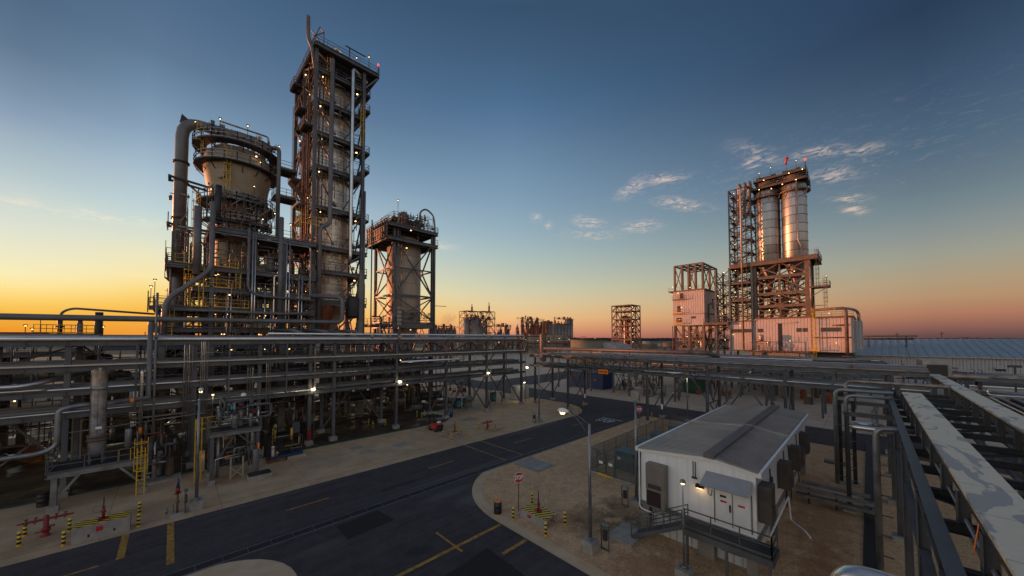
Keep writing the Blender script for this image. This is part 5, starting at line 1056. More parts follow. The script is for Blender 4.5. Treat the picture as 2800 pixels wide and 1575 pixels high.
P('valve_column', MB().cyl(-10.3, 72, 13.4, 16, .22, 10).cyl(-10.3, 72, 14.4, 14.6, .4, 10).cyl(-10.3, 72, 15.3, 15.5, .36, 10), 'steel_dark', L); P('chimney', MB().cyl(-7.1, 72, 11, 16.5, .38, 14), 'steel_dark', L)
P('valve', MB().cyl(-8.7, 72, 12, 15, .28, 12).cyl(-8.7, 72, 15, 15.9, .2, 10), 'pipe_grey', L)
for (x, h) in ((-11.8, 2.9), (-12.9, 1.6), (-8.5, 2.6), (-6.7, 1.6), (-12.4, 1.2)): polelamp(L, x, 72, 13.0, h)
for x in (-25, -18, -14): P('vessel', MB().vessel(x, 61.5, 1, 10.5, 1.0, 20), 'steel_old', L)
clutter(L, 85, (-30, 59.2, .5, -6.8, 66, 12.4), 12, .25); equip(L, 12, (-22, 60, 0, -8, 66, 0), 13)
for (x, y, z) in ((-9.5, 58.6, 9.8), (-12.5, 58.6, 10.8), (-8.2, 60, 11), (-14, 60, 7.5), (-11, 59, 6.8)): lamp(L, x, y, z, .16)
E_ = thing('process_structure', 'dark ground-level pipe and pump area under and behind the long rack', 'process structure', (25, 58, 0))
for x in (4, 9, 27, 33, 38.5):
    for y in (76, 84): P('column', MB().beam((x, y, 0), (x, y, 14), .4), 'steel_dark', E_)
for z in (6, 9.5, 13.2): decklevel(E_, 4, 76, 38.5, 84, z, 's', None, .4)
clutter(E_, 60, (-6, 54, .4, 40, 60, 12.5), 41, .2); clutter(E_, 38, (23, 57, 5, 43, 76, 12.5), 42, .25)
for i_ in range(26):
    x_, y_ = -8+i_*1.85, 62+(i_*7 % 11); P('process_column', MB().vessel(x_, y_, .5, 6+(i_*5 % 7), .55+.1*(i_ % 4), 14), ('steel_dark', 'steel_old', 'fireproof')[i_ % 3], E_)
for i_ in range(7): P('heat_exchanger', MB().hvessel((-6+i_*6.4, 57.2+(i_ % 2)*2, 2.4+(i_ % 3)*1.4), (-1.5+i_*6.4, 57.2+(i_ % 2)*2, 2.4+(i_ % 3)*1.4), .75, 16), ('steel_dark', 'steel_old')[i_ % 2], E_)
equip(E_, 16, (-8, 55, 0, 40, 64, 0), 43); equip(E_, 10, (24, 60, 0, 42, 76, 0), 44)
# lean steel struts forming the tall diagonal supports behind the rack
for (x, y) in ((-16, 56.5), (-3, 56.5), (5.4, 56.5)): P('diagonal_strut', MB().beam((x, y, 6.2), (x+4.3, y, .4), .45), 'steel_dark', E_)
for (x, y, z, e) in ((-7.3, 55.5, 3.4, 26), (4.5, 55.3, 2.0, 14), (28.5, 54.5, 5.2, 12), (0, 62, 4.5, 24), (-14, 62, 4.5, 22), (20, 66, 4.5, 16), (34, 60, 4.5, 14)):
    lamp(E_, x, y, z, .2, 'lamp_white'); point('floor_glow', (x, y, z-.2), e, (1, .80, .42), parent=E_)
# ---- third tower
H = thing('hopper_tower', 'shorter tower with a tan banded silo inside four braced legs, right of the tallest', 'silo tower', (32.3, 63.6, 0))
hx0, hx1, hy0, hy1 = 28.4, 36.3, 59.7, 67.6
for (x, y) in ((hx0, hy0), (hx1, hy0), (hx0, hy1), (hx1, hy1)): P('leg', MB().ibeam((x, y, 0), (x, y, 33.6), .46, .46, .05), 'steel', H)
hc = (32.35, 63.65); P('silo', MB((hc[0], hc[1], 0)).lathe(*hc, [(.5, 9), (2.9, 15.4), (3.2, 16.2), (3.2, 31.5), (2.6, 32.4)], 48), 'silo_tan', H)
for (p, q) in (((hx0, hy0), (hx1, hy0)), ((hx0, hy0), (hx0, hy1)), ((hx1, hy0), (hx1, hy1)), ((hx0, hy1), (hx1, hy1))):
    xbrace(H, p, q, 21.0, 31.4, .22, 'x'); xbrace(H, p, q, 16.4, 20.8, .18, 'x'); xbrace(H, p, q, 1, 7, .2, 'v'); xbrace(H, p, q, 10, 15, .2, 'v')
    P('beam', MB().beam((*p, 21), (*q, 21), .26, .3).beam((*p, 26), (*q, 26), .2, .22).beam((*p, 8.5), (*q, 8.5), .26, .35), 'steel', H)
decklevel(H, hx0-.3, hy0-.3, hx1+.3, hy1+.3, 15.9, 'swe', (hc[0], hc[1], 3.2), 1.0)
decklevel(H, hx0-1.6, hy0-1.0, hx1+.6, hy1+.6, 31.2, 'e', (hc[0], hc[1], 3.2), .6); decklevel(H, hx0-1.6, hy0-1.0, hx1+.6, hy1+.6, 33.6, 'swe', None, .5)
wn = MB()
for k in range(9): wn.box(hx0-1.75, hy0-.8+k*1.0, 31.2, hx0-1.65, hy0-.8+k*1.0+.9, 34.0)
P('wind_screen', wn, 'steel_old', H)
sc = MB(); 
for k in range(10): sc.beam((hx0-1.8, hy0-.9+k*.98, 31.0), (hx0-1.8, hy0-.9+k*.98, 34.2), .12)
for z in (31.1, 32.1, 33.1, 34.2): sc.beam((hx0-1.8, hy0-1, z), (hx0-1.8, hy1+.6, z), .14)
P('wind_screen_frame', sc, 'steel', H)
decklevel(H, hx0+.6, hy0+1.5, hx1-1, hy1-1, 35.6, 'snwe', None, .3)
for (x, y, r, z0, z1) in ((31.5, 62.5, 1.1, 33.7, 37.3), (34.2, 62, .7, 33.7, 36.4), (33, 65, .9, 33.7, 36.9)): P('filter_vessel', MB().vessel(x, y, z0, z1, r, 20), 'steel_old', H)
P('goose_neck_pipe', MB().tube([(33.9, 60.4, 33.8), (33.9, 60.4, 37.6), (34.9, 60, 38.4), (36.3, 59.4, 37.3), (36.6, 59.3, 35), (36.6, 59.3, 12)], .17, 12, 1.2), 'pipe_grey', H)
P('goose_neck_pipe', MB().tube([(29.5, 60.2, 33.8), (29.5, 60.2, 36), (30.6, 60.2, 36.8), (31.6, 60.2, 35.6)], .14, 10, .6), 'alu_old', H)
P('riser_pipe', MB().tube([(28.9, 59.3, 33.5), (28.9, 59.3, 9)], .12, 8).tube([(29.3, 59.3, 33.5), (29.3, 59.3, 9)], .07, 8), 'pipe_grey', H)
P('ladder', MB().ladder(29.9, 60.2, 16, 30.5, 0, 1, cage=False), 'steel', H)
for (x, y, z, h) in ((29.2, 60, 35.6, 2.9), (33.5, 61, 35.6, 1.2)): polelamp(H, x, y, z, h)
for p in ((31.5, 59.4, 33.2), (36.0, 59.2, 30.9), (31, 60, 29.9), (32, 60, 14.6), (30, 60, 9)): lamp(H, *p, .22)
P('lamp_bracket', MB().beam((36.6, 59.6, 19.4), (39.3, 59.2, 19.4), .12, .1), 'steel', H)
clutter(H, 22, (29, 60, 31, 36, 66, 36), 51, .1); clutter(H, 18, (25, 58, 12.5, 30, 62, 17), 52, .12); decklevel(H, 24.6, 60, 28.2, 66, 15.4, 'sw', None, .3)
finework(H, 90, (28.4, 59.4, 33.7, 36.3, 62, 36.8), 306); finework(H, 60, (28, 59.6, 16, 36, 60.2, 18), 307); finework(E_, 260, (-12, 54.2, .3, 43, 57, 6.2), 308, .03, .09); finework(E_, 200, (-12, 54.5, 6.5, 43, 58, 12.4), 309, .03, .09); finework(L, 160, (-30, 58.5, 2, -6.8, 60, 12.5), 310)
# ---- silencer on a post
t = thing('ringed_silencer', 'pale ribbed cylinder stacked in rings on top of a rack post', 'silencer', (23.5, 47.4, 12.6))
P('post', MB().beam((23.5, 47.5, 12.6), (23.5, 47.5, 14.8), .28), 'steel', t)
for k in range(5): P('ring', MB().lathe(23.5, 47.5, [(.1, 14.8+k*.56), (.36, 14.82+k*.56), (.36, 15.2+k*.56), (.24, 15.3+k*.56), (.24, 15.36+k*.56)], 20), 'concrete', t)
t = thing('junction_box', 'small pale box fixed on the same post below the ribbed cylinder', 'box', (23.5, 47.3, 13)); P('body', MB().box(23.3, 47.05, 13.0, 23.75, 47.34, 13.45).box(23.34, 47.04, 13.04, 23.71, 47.05, 13.41), 'beige', t)
# ================================================================== SKIDS BY THE ROAD
K = thing('filter_platform', 'raised steel platform with railings and a yellow caged ladder at far left', 'platform', (-4, 44, 0))
for (x, y) in ((-6.1, 43.0), (-1.45, 43.0), (-6.1, 46.4), (-1.45, 46.4)): P('leg', MB().beam((x, y, .45), (x, y, 2.5), .3), 'galv', K); P('footing', MB().box(x-.28, y-.28, 0, x+.28, y+.28, .46), 'concrete', K)
f = decklevel(K, -6.4, 42.9, -1.2, 46.5, 2.85, 'swe', None, .36, 'galv')
P('brace', MB().beam((-6.1, 43, .7), (-4.9, 43, 2.5), .16).beam((-1.45, 43, .7), (-2.9, 43, 2.6), .16), 'galv', K)
P('ladder', MB().ladder(-1.62, 42.45, 0, 3.9, 0, 1), 'yellow', K); P('yellow_railing', MB().rail([(-2.9, 42.85, 2.87), (-1.6, 42.85, 2.87)], step=.7), 'yellow', K)
P('cable_tray', MB().beam((-6, 47.0, 5.1), (2.5, 47.0, 5.5), .08).beam((-1.9, 42.9, 2.9), (-1.9, 42.9, 5.2), .06), 'galv', K)
V = thing('filter_vessel', 'tall weathered steel filter vessel standing on the far-left platform', 'vessel', (-4.2, 44.4, 2.87))
vx, vy = -4.22, 44.4
P('shell', MB().lathe(vx, vy, [(.03, 10.5), (.30, 10.48), (.44, 10.38), (.46, 10.28), (.46, 5.1), (.53, 5.08)], 32), 'vessel_brown', V); P('flange', MB().lathe(vx, vy, [(.46, 5.12), (.6, 5.1), (.6, 4.95), (.55, 4.93), (.55, 4.8), (.6, 4.78), (.6, 4.62), (.5, 4.6)], 32), 'steel_old', V)
P('skirt', MB().lathe(vx, vy, [(.5, 4.62), (.5, 3.75), (.4, 3.4), (.1, 3.3)], 32), 'galv', V)
for a in (.6, 2.4, 3.9, 5.5): P('leg', MB().beam((vx+.48*cos(a), vy+.48*sin(a), 2.87), (vx+.48*cos(a), vy+.48*sin(a), 4.2), .12), 'steel', V)
P('lifting_lug', MB().box(vx-.02, vy-.5, 9.7, vx+.13, vy-.46, 10.6), 'alu_old', V); P('label_plate', MB().box(vx-.08, vy-.5, 5.62, vx+.26, vy-.47, 5.82), 'whitesign', V); P('seam', MB().box(vx, vy-.475, 5.2, vx+.02, vy-.46, 8.8), 'steel_dark', V)
P('band', MB().lathe(vx, vy, [(.46, 8.75), (.475, 8.76), (.475, 9.05), (.46, 9.06)], 32), 'galv', V)
P('inlet_pipe', MB().tube([(vx-.4, vy, 7.62), (-5.5, vy, 7.6), (-6.25, vy, 7.4), (-6.25, vy, 4.6), (-7.0, vy, 4.2), (-22, vy, 4.1)], .17, 14, .5), 'galv', V)
P('outlet_pipe', MB().tube([(vx+.4, vy, 7.5), (-3.2, 45.4, 7.55), (-1.47, 46.5, 7.55), (-1.47, 46.8, 7.7), (-1.47, 46.8, 14.3)], .19, 14, .35), 'pipe_grey', V)
P('valve_flag', MB().box(-2.55, 45.5, 7.4, -2.3, 45.62, 7.72), 'orange', V)
P('cap', MB().vessel(-1.47, 46.8, 14.1, 14.55, .19, 12), 'pipe_grey', V)
t = thing('clad_riser', 'aluminium clad riser pipe with an orange tape beside the far-left vessel', 'pipe', (-1.9, 46.6, 3)); P('pipe', MB().tube([(-1.9, 46.5, 3.0), (-1.9, 46.5, 10.0), (-1.9, 47.0, 10.15)], .12, 12, .2), 'alu', t)
tp = MB()
z = 3.3
while z < 9.9: tp.lathe(-1.9, 46.5, [(.122, z), (.126, z+.01), (.122, z+.02)], 12); z += .28
P('cladding_band', tp, 'steel_dark', t); P('tape', MB().cyl(-1.9, 46.5, 4.3, 4.9, .13, 12), 'orange', t)
t = thing('tall_riser', 'slim grey pipe rising well above the long rack at left', 'pipe', (-1.1, 46.6, 4.5)); P('pipe', MB().tube([(-1.1, 46.7, .3), (-1.1, 46.7, 17.3)], .09, 10), 'pipe_grey', t); P('flange', MB().cyl(-1.1, 46.7, 7.5, 7.6, .16, 12).cyl(-1.1, 46.7, 13, 13.1, .16, 12), 'steel_dark', t)
Z = thing('pump_skid', 'cluster of small silver vessels, valves and pipes right of the far-left platform', 'skid', (-.5, 45, 0))
for (x, y, r, z0, z1, m) in ((-2.6, 46.2, .22, 3.3, 5.0, 'galv'), (.1, 45.6, .3, .3, 2.0, 'steel_old'), (-.6, 46.2, .25, .3, 2.6, 'galv'), (-.9, 45.2, .16, .3, 2.2, 'galv')): P('vessel', MB().vessel(x, y, z0, z1, r, 16), m, Z)
clutter(Z, 16, (-2.4, 44.8, .4, .6, 46.6, 4.2), 61, .06, ('galv', 'alu', 'pipe_grey', 'steel', 'rust')); P('base', MB().box(-1.6, 44.6, 0, .9, 46.1, .25), 'concrete', Z); P('railing', MB().rail([(.9, 46.0, 0), (4, 46.0, 0)], 1.9, step=1.5), 'steel', Z)
for (x, z) in ((-1.4, 3.6), (-.7, 1.6), (.2, 2.5)): P('valve_handle', MB().cyl(x, 45, z, z+.04, .16, 10), 'red', Z)
# ---- second skid platform
M = thing('valve_platform', 'steel valve platform with railings and tall yellow ladder beside the road', 'platform', (4, 41, 0))
DX = [(2.7, 42.5), (5.4, 39.9), (6.6, 41.8), (3.9, 44.3)]
def R2(u, v, z): # local frame rotated to follow the skid outline
    return (2.75+u, 41.0+v, z)
for (u, v) in ((0, 0), (3.3, 0), (0, 2.6), (3.3, 2.6)): P('leg', MB().beam(R2(u, v, .4), R2(u, v, 4.3), .24), 'steel', M); P('footing', MB().box(2.75+u-.25, 41+v-.25, 0, 2.75+u+.25, 41+v+.25, .42), 'concrete', M)
f = decklevel(M, 2.55, 40.8, 6.25, 43.8, 4.5, 'swne', None, .3, 'galv')
k = MB().beam(R2(.1, 0, 1.6), R2(1.6, 0, 4.2), .13); k.beam(R2(3.2, 0, 2.6), R2(1.8, 0, 4.2), .13); P('brace', k, 'steel', M)
P('ladder', MB().ladder(1.7, 43.0, 0, 5.6, 1, 0, cage=False).ladder(2.15, 43.3, 0, 5.6, 1, 0, cage=False), 'yellow', M); P('yellow_railing', MB().rail([(1.8, 43.5, 4.5), (3.3, 43.6, 4.5)], 1.1, step=.8), 'yellow', M)
for (x, y, r, z0, z1, m) in ((4.4, 42, .25, 4.5, 5.9, 'galv'), (4.9, 42.6, .2, 4.5, 6.1, 'alu_old'), (5.6, 41.8, .16, 4.5, 5.8, 'galv'), (5.9, 40.7, .24, .5, 2.6, 'pipe_grey'), (5.7, 41.3, .18, 2.4, 4.2, 'galv')): P('vessel', MB().vessel(x, y, z0, z1, r, 16), m, M)
for (x, z, m) in ((4.2, 6.3, 'teal'), (4.8, 6.5, 'red'), (5.9, 5.7, 'red'), (4.5, 5.2, 'orange')): P('actuator', MB().cyl(x, 42, z, z+.3, .14, 10), m, M)
clutter(M, 22, (2.8, 41.1, 4.6, 6.4, 43.5, 6.4), 62, .05, ('galv', 'alu', 'pipe_grey', 'steel')); clutter(M, 20, (2.8, 41.1, .4, 6.4, 43.5, 4.2), 63, .06, ('galv', 'alu', 'pipe_grey', 'steel', 'steel_dark'))
P('taped_pipe', MB().tube([(3.0, 40.9, .5), (3.0, 40.9, 2.2), (4.6, 40.9, 2.35)], .05, 8, .1), 'alu', M); P('tape', MB().tube([(3.6, 40.9, 2.26), (4.1, 40.9, 2.31)], .055, 8), 'orange', M); P('tape', MB().cyl(6.1, 40.7, 2.4, 3.1, .08, 8), 'orange', M)
P('pedestal', MB().box(5.2, 39.3, 0, 7.0, 40.6, .45), 'concrete', M); P('pedestal_top', MB().box(5.25, 39.35, .45, 6.95, 40.55, .5), 'steel_dark', M)
P('white_stand', MB().beam((4.1, 41.2, 0), (4.1, 41.2, 2.0), .12).beam((5.0, 41.2, 0), (5.0, 41.2, 2.0), .12).beam((4.1, 41.2, .2), (5.0, 41.2, 1.1), .08).beam((5.0, 41.2, .2), (4.1, 41.2, 1.1), .08), 'beige', M)
P('lamp_post', MB().beam((5.2, 43.5, 4.5), (5.2, 43.5, 7.3), .06), 'steel', M); P('lamp_shade', MB().lathe(5.2, 43.5, [(.05, 7.6), (.2, 7.5), (.24, 7.3)], 12), 'white', M)
P('lamp_post', MB().beam((2.9, 43.9, 4.5), (2.9, 43.9, 7.6), .05), 'steel', M); lamp(M, 2.9, 43.9, 7.6, .2); point('platform_glow', (2.9, 43.7, 7.3), 10, parent=M)
P('lit_locker', MB().box(2.1, 44.8, .3, 2.5, 45.3, 2.2), 'beige', M); point('locker_glow', (2.3, 44.5, 1.7), 1.5, (1, .5, .15), parent=M)
# ---- blue framed skid
U = thing('blue_skid', 'blue-framed pump skid with a dark cage on timber blocks by the wet floor', 'skid', (9, 44.5, 0))
P('base', MB().box(7.6, 43.9, .35, 10.6, 45.3, .5).box(7.6, 43.85, .3, 10.6, 43.9, .6), 'blue', U); P('timber_block', MB().box(7.4, 43.7, 0, 9.0, 45.4, .3), 'rust', U); P('timber_block', MB().box(9.1, 43.7, 0, 10.9, 45.4, .3), 'beige', U)
cg = MB()
for x in (7.65, 8.6, 9.6, 10.55):
    for y in (43.95, 45.25): cg.beam((x, y, .5), (x, y, 2.4), .06)
for z in (1.4, 2.4):
    for y in (43.95, 45.25): cg.beam((7.65, y, z), (10.55, y, z), .05)
P('cage', cg, 'steel_dark', U); P('control_cabinet', MB().box(9.9, 45.4, 2.3, 10.6, 45.8, 3.5), 'steel', U); P('pump', MB().hvessel((8.2, 44.6, .9), (9.6, 44.6, .9), .25), 'black', U); P('valve_wheel', MB().tube([(8.2, 44.1, .8), (8.2, 44.2, .8)], .2, 12), 'yellow', U); P('bottle', MB().vessel(7.9, 44.3, .5, 1.6, .14, 12), 'white', U)
clutter(U, 8, (7.8, 44, .6, 10.4, 45.2, 2.2), 64, .04, ('galv', 'steel_dark', 'yellow'))
# ---- shelters and cabinets
def shelter(x, y, label, teal=True, s=1):
    t = thing('equipment_shelter', label, 'shelter', (x, y, 0))
    P('roof', MB().beam((x-.2, y+.9, 2.5), (x+2.2, y+.9, 2.3), 2.0, .06), 'galv', t)
    for (a, b) in ((0, 0), (1.9, 0), (0, 1.8), (1.9, 1.8)): P('post', MB().beam((x+a, y+b, 0), (x+a, y+b, 2.3), .09), 'steel', t)
    P('back_panel', MB().box(x+.1, y+1.5, .3, x+1.8, y+1.6, 2.2), 'steel_dark', t)
    if teal: c = P('cabinet', MB().box(x+.05, y+.15, .9, x+.6, y+.45, 1.9), 'teal', t); P('window', MB().box(x+.2, y+.13, 1.4, x+.45, y+.15, 1.7), 'black', c)
    return t
shelter(36.3, 50.8, 'grey roofed shelter with a turquoise cabinet under the middle of the long rack'); shelter(45.5, 51.5, 'smaller shelter with a turquoise cabinet near the road end of the long rack')
t = thing('air_handling_unit', 'beige cabinet unit beside the shelter under the long rack', 'cabinet', (39, 52, 0)); P('body', MB().box(39, 52, .2, 40.4, 53.2, 2.3), 'ac', t); P('plinth', MB().box(38.2, 50.6, 0, 41, 54, .2), 'concrete', t); P('vent', MB().box(39.2, 51.98, 1.2, 40.2, 52, 1.5), 'louvre', t)
t = thing('blue_barrel', 'small blue barrel at the wet floor corner', 'barrel', (33.4, 48.6, 0)); P('body', MB().lathe(33.4, 48.6, [(.01, .9), (.27, .9), (.3, .6), (.27, .5), (.3, .3), (.27, 0)], 16), 'blue', t)
t = thing('electrical_cabinet', 'tall grey cabinets under the road end of the long rack', 'cabinet', (52, 52, 0))
for k in range(3): c = P('door', MB().box(52+k*1.35, 52, .2, 53.25+k*1.35, 53.6, 2.9), 'skin_grey', t)
P('plinth', MB().box(51.8, 51.8, 0, 56.2, 53.8, .2), 'concrete', t); P('lamp', MB().box(53.9, 51.5, 3.5, 54.3, 51.7, 3.6), 'lamp_white', t); point('cabinet_glow', (53.5, 51.2, 3.2), 40, (1, .84, .5), parent=t); point('column_foot_glow', (50.6, 50.9, 1.0), 9, (1, .8, .4), parent=t)
t = thing('blue_shed', 'dark blue container shed beyond the road junction', 'shed', (77.8, 50, 0)); P('wall', MB().box(77.8, 47, 0, 83, 57.5, 4.0), 'blue', t); P('roof', MB().box(77.6, 46.8, 4.0, 83.2, 57.7, 4.15), 'steel_dark', t); P('notice', MB().box(77.75, 56, 2.2, 77.79, 56.9, 3.0), 'red', t); P('notice', MB().box(77.75, 49.0, 2.2, 77.79, 49.4, 2.5), 'yellow', t)
U2 = thing('pump_station', 'pumps and small pipes on the lot beyond the cross bridge', 'pump station', (80, 42, 0)); clutter(U2, 30, (78, 34, .3, 86, 45, 4.5), 71, .15); equip(U2, 9, (78, 22, 0, 88, 45, 0), 72)
t = thing('green_container', 'green panel container far behind the cross bridge', 'container', (92, 30, 0)); P('body', MB().box(88, 27.5, .3, 93, 31.5, 3.2), 'green', t); P('roof', MB().box(87.9, 27.4, 3.2, 93.1, 31.6, 3.3), 'steel_dark', t)
for (x, y, s) in ((79.4, 36.5, 'red hose cabinet on a column beyond the junction'), (84, 22.3, 'second red hose cabinet farther right beyond the cross bridge')):
    t = thing('hose_cabinet', s, 'cabinet', (x, y, 0)); P('post', MB().beam((x, y, 0), (x, y, 1.2), .1), 'steel', t); P('body', MB().box(x-.35, y-.3, .9, x+.1, y+.3, 2.0), 'signred', t)

# ================================================================== RIGHT COMPLEX
A = thing('production_hall', 'long pinkish cladded hall with louvre windows at the foot of the twin silos', 'building', (105, 15, 0))
P('wall', MB().box(105, 19.6, 9.9, 124, 25.75, 17.3), 'clad', A); P('wall', MB().box(104.9, 9.2, 9.9, 124.2, 19.58, 17.75), 'clad', A); P('wall', MB().box(105.05, 2.2, 9.9, 124, 9.18, 17.55), 'clad', A)
P('lower_wall', MB().box(106.2, 9.2, 0, 123.5, 21.4, 9.88), 'clad_grey', A); P('lower_wall', MB().box(107.5, 2.4, 0, 123, 9.1, 9.88), 'steel_dark', A)
P('roof', MB().box(104.7, 19.6, 17.3, 124.2, 26, 17.55).box(104.6, 9.1, 17.76, 124.4, 19.6, 18.0).box(104.75, 2.0, 17.55, 124.2, 9.09, 17.8), 'steel_old', A)
for (ya, yb) in ((24.2, 25.0), (23.4, 24.1), (22.6, 23.3), (21.6, 22.4), (20.9, 21.5), (18.3, 19.4), (10.9, 11.8), (9.8, 10.7), (6.6, 7.5), (5.5, 6.4), (4.4, 5.3)): P('window', MB().box(104.84, ya, 14.5, 104.9, yb, 15.4), 'louvre', A)
P('door', MB().box(104.85, 14.5, 10.0, 104.92, 15.3, 16.6), 'black', A); P('sliding_door_rail', MB().box(104.6, 11.8, 16.65, 104.85, 15.8, 16.9), 'clad_grey', A)
P('gutter', MB().box(104.5, 9.3, 9.8, 104.9, 25.8, 10.05), 'steel_old', A); P('walkway', MB().box(103.6, 9.3, 9.6, 104.5, 22, 9.75).rail([(103.6, 9.3, 9.75), (103.6, 22, 9.75)]), 'steel_old', A)
P('handrail', MB().rail([(104.9, 2.2, 17.8), (104.9, 9, 17.8)]).rail([(104.9, 9.3, 18), (104.9, 25.5, 18)]), 'steel_old', A)
P('ladder', MB().ladder(104.4, 8.6, 2, 19.2, 1, 0), 'yellow', A); P('platform', MB().box(103.2, 7.7, 10.2, 104.9, 9.2, 10.35).rail([(103.2, 7.7, 10.35), (103.2, 9.2, 10.35)]), 'yellow', A)
P('side_pipe', MB().tube([(104.6, 9, 19.4), (104.3, 3.6, 19.6), (104.3, 3.3, 19.0), (104.3, 3.3, 8)], .3, 12, .6), 'steel_old', A); P('side_pipe', MB().tube([(104.2, 5.2, 19.5), (106, 2.8, 19.6), (109, 1.4, 19.0), (109, 1.4, 13)], .28, 12, 1.4), 'alu_old', A)
P('wall_pipe', MB().tube([(104.7, 8.9, 13.2), (104.7, 2.6, 13.2)], .12, 8).tube([(104.6, 3.5, 15.9), (104.4, 5.6, 15.9)], .15, 8), 'steel_old', A)
P('side_wall', MB().box(108.5, .9, 10.5, 120, 2.18, 16.9), 'clad_grey', A)
for (y, z) in ((23, 16.3), (17.3, 12), (13, 12.4), (5, 12.0), (6, 18.6)): lamp(A, 104.3, y, z, .16)
P('mast_pipe', MB().tube([(103.8, 22.2, 9.8), (103.8, 22.2, 51.5), (104.6, 22.2, 52.0)], .2, 10, .3), 'alu_old', A)
sk2 = thing('tank_skid', 'small skid of pipes and a tank on the ledge in front of the hall', 'skid', (103, 18, 9.8)); P('base', MB().box(101.2, 16.2, 9.55, 103.5, 20.5, 9.75), 'steel_old', sk2); P('leg', MB().beam((101.5, 18, 0), (101.5, 18, 9.5), .3), 'steel', sk2); P('frame', MB().rail([(101.2, 16.2, 12.2), (101.2, 19, 12.2)]).beam((101.3, 16.3, 9.7), (101.3, 16.3, 12.2), .15).beam((101.3, 19, 9.7), (101.3, 19, 12.2), .15).box(101.2, 16.2, 12.1, 103, 19, 12.2), 'steel_old', sk2); P('tank', MB().vessel(102.2, 18.2, 12.3, 13.9, .5, 14), 'alu_old', sk2); clutter(sk2, 12, (101.3, 16.4, 9.9, 103.2, 20.4, 12), 73, .08)
# twin silos on their frame
D = thing('twin_silo_tower', 'two tall metal silos side by side on a cross-braced steel frame', 'silo tower', (109, 15, 18))
FX = [105.6, 113.5]; FY = [9.6, 19.95]
for x in FX:
    for y in FY: P('leg', MB().beam((x, y, 17.8), (x, y, 31.6), .95), 'steel_old', D)
for z in (20.9, 24.0, 28.1):
    bm = MB()
    for x in FX: bm.beam((x, FY[0], z), (x, FY[1], z), .5, .7)
    for y in FY: bm.beam((FX[0], y, z), (FX[1], y, z), .4, .6)
    P('beam', bm, 'steel_old', D)
decklevel(D, 104.6, 7.7, 114.5, 25.2, 32.2, 'wse', None, 1.0, 'steel_old')
for (a, b) in ((18.2, 20.6), (21.2, 23.7), (24.4, 27.8), (28.5, 31.4)):
    for (p, q) in (((105.6, 9.6), (105.6, 14.8)), ((105.6, 14.8), (105.6, 19.95)), ((113.5, 9.6), (113.5, 14.8)), ((113.5, 14.8), (113.5, 19.95))): xbrace(D, p, q, a, b, .26, 'x', 'steel_old')
P('mid_column', MB().beam((105.6, 14.8, 18), (105.6, 14.8, 31.5), .36), 'steel_old', D)
for (y) in (17.35, 12.1):
    S_ = P('silo', MB((109.2, y, 32.2)).lathe(109.2, y, [(.4, 24.5), (.5, 26), (2.2, 31.6), (2.5, 32.4), (2.5, 50.2), (2.3, 50.8)], 48), 'silo_steel', D)
    rg = MB()
    z = 34.3
    while z < 50: rg.lathe(109.2, y, [(2.5, z-.05), (2.57, z-.03), (2.57, z+.03), (2.5, z+.05)], 40); z += 2.15
    P('stiffener_ring', rg, 'steel_old', S_); pl = P('ring_platform', MB().ringdeck(109.2, y, 49.0, 2.5, 3.25, .2), 'steel_old', S_); P('chute', MB().tube([(109.2, y, 25), (107.6, y-1, 21), (107.8, y-.4, 18)], .32, 10, .5), 'rust', D)
    P('handrail', MB().ringrail(109.2, y, 49.0, 3.2, 18), 'steel_old', D)
    for a in (2.6, 3.4, 4.2): P('bracket', MB().beam((109.2+3.2*cos(a), y+3.2*sin(a), 48.8), (109.2+2.5*cos(a), y+2.5*sin(a), 47.6), .12), 'steel_old', S_)
P('hopper', MB().lathe(109, 14.6, [(.5, 18.2), (1.5, 20.8), (1.6, 23)], 20), 'steel_old', D)
decklevel(D, 106.0, 9.3, 112.5, 20.2, 51.3, 'wse', None, .35, 'steel_old'); decklevel(D, 106.6, 9.6, 112, 19.8, 53.4, 'wse', None, .3, 'steel_old')
for (y, r) in ((17.3, 1.9), (12.2, 1.9)): P('silo_head', MB().lathe(109.2, y, [(r, 50.6), (r, 54.2), (.2, 54.7)], 24), 'steel_old', D)
for y in (10.5, 13, 15.3, 18.4): P('rooftop_unit', MB().box(107, y, 53.4, 109, y+.9, 54.3), 'steel_dark', D)
for (y, h) in ((11.2, 2.6), (16.2, 2.6), (18.6, 2.0)): polelamp(D, 106.8, y, 53.4, h)
P('beacon', MB().cyl(106.4, 9.5, 53.4, 55.2, .07, 8), 'steel_dark', D); P('beacon_lamp', MB().cyl(106.4, 9.5, 55.2, 55.6, .18, 8), 'lamp_red', D)
for (y, z) in ((18.5, 50.7), (16, 50.2), (13.8, 50.6), (11.2, 50.9), (10, 53), (12.5, 52.9), (17.5, 52.8), (15, 23.4), (13, 21.8), (12, 29), (17, 20), (11.5, 19.6)): lamp(D, 105.7, y, z, .22)
P('down_pipe', MB().tube([(106.2, 11.2, 51), (106.2, 11.2, 36.5), (106.2, 10.2, 33.5)], .13, 10, .4), 'alu_old', D); P('down_pipe', MB().tube([(105.2, 9.1, 31.4), (105.2, 9.0, 18)], .22, 10), 'alu_old', D)
P('ladder', MB().ladder(106, 7.9, 24.5, 33.0, 1, 0).ladder(106, 6.6, 19, 26.5, 1, 0), 'steel_old', D)
decklevel(D, 105, 5.9, 108, 9.2, 24.9, 'wse', None, .3, 'steel_old'); P('brace', MB().beam((105.2, 6.3, 24.5), (105.2, 9.2, 22.5), .15).beam((105.2, 6.5, 20.5), (105.2, 9.2, 20.5), .15), 'steel_old', D); polelamp(D, 105.2, 6.3, 25, 2.2)
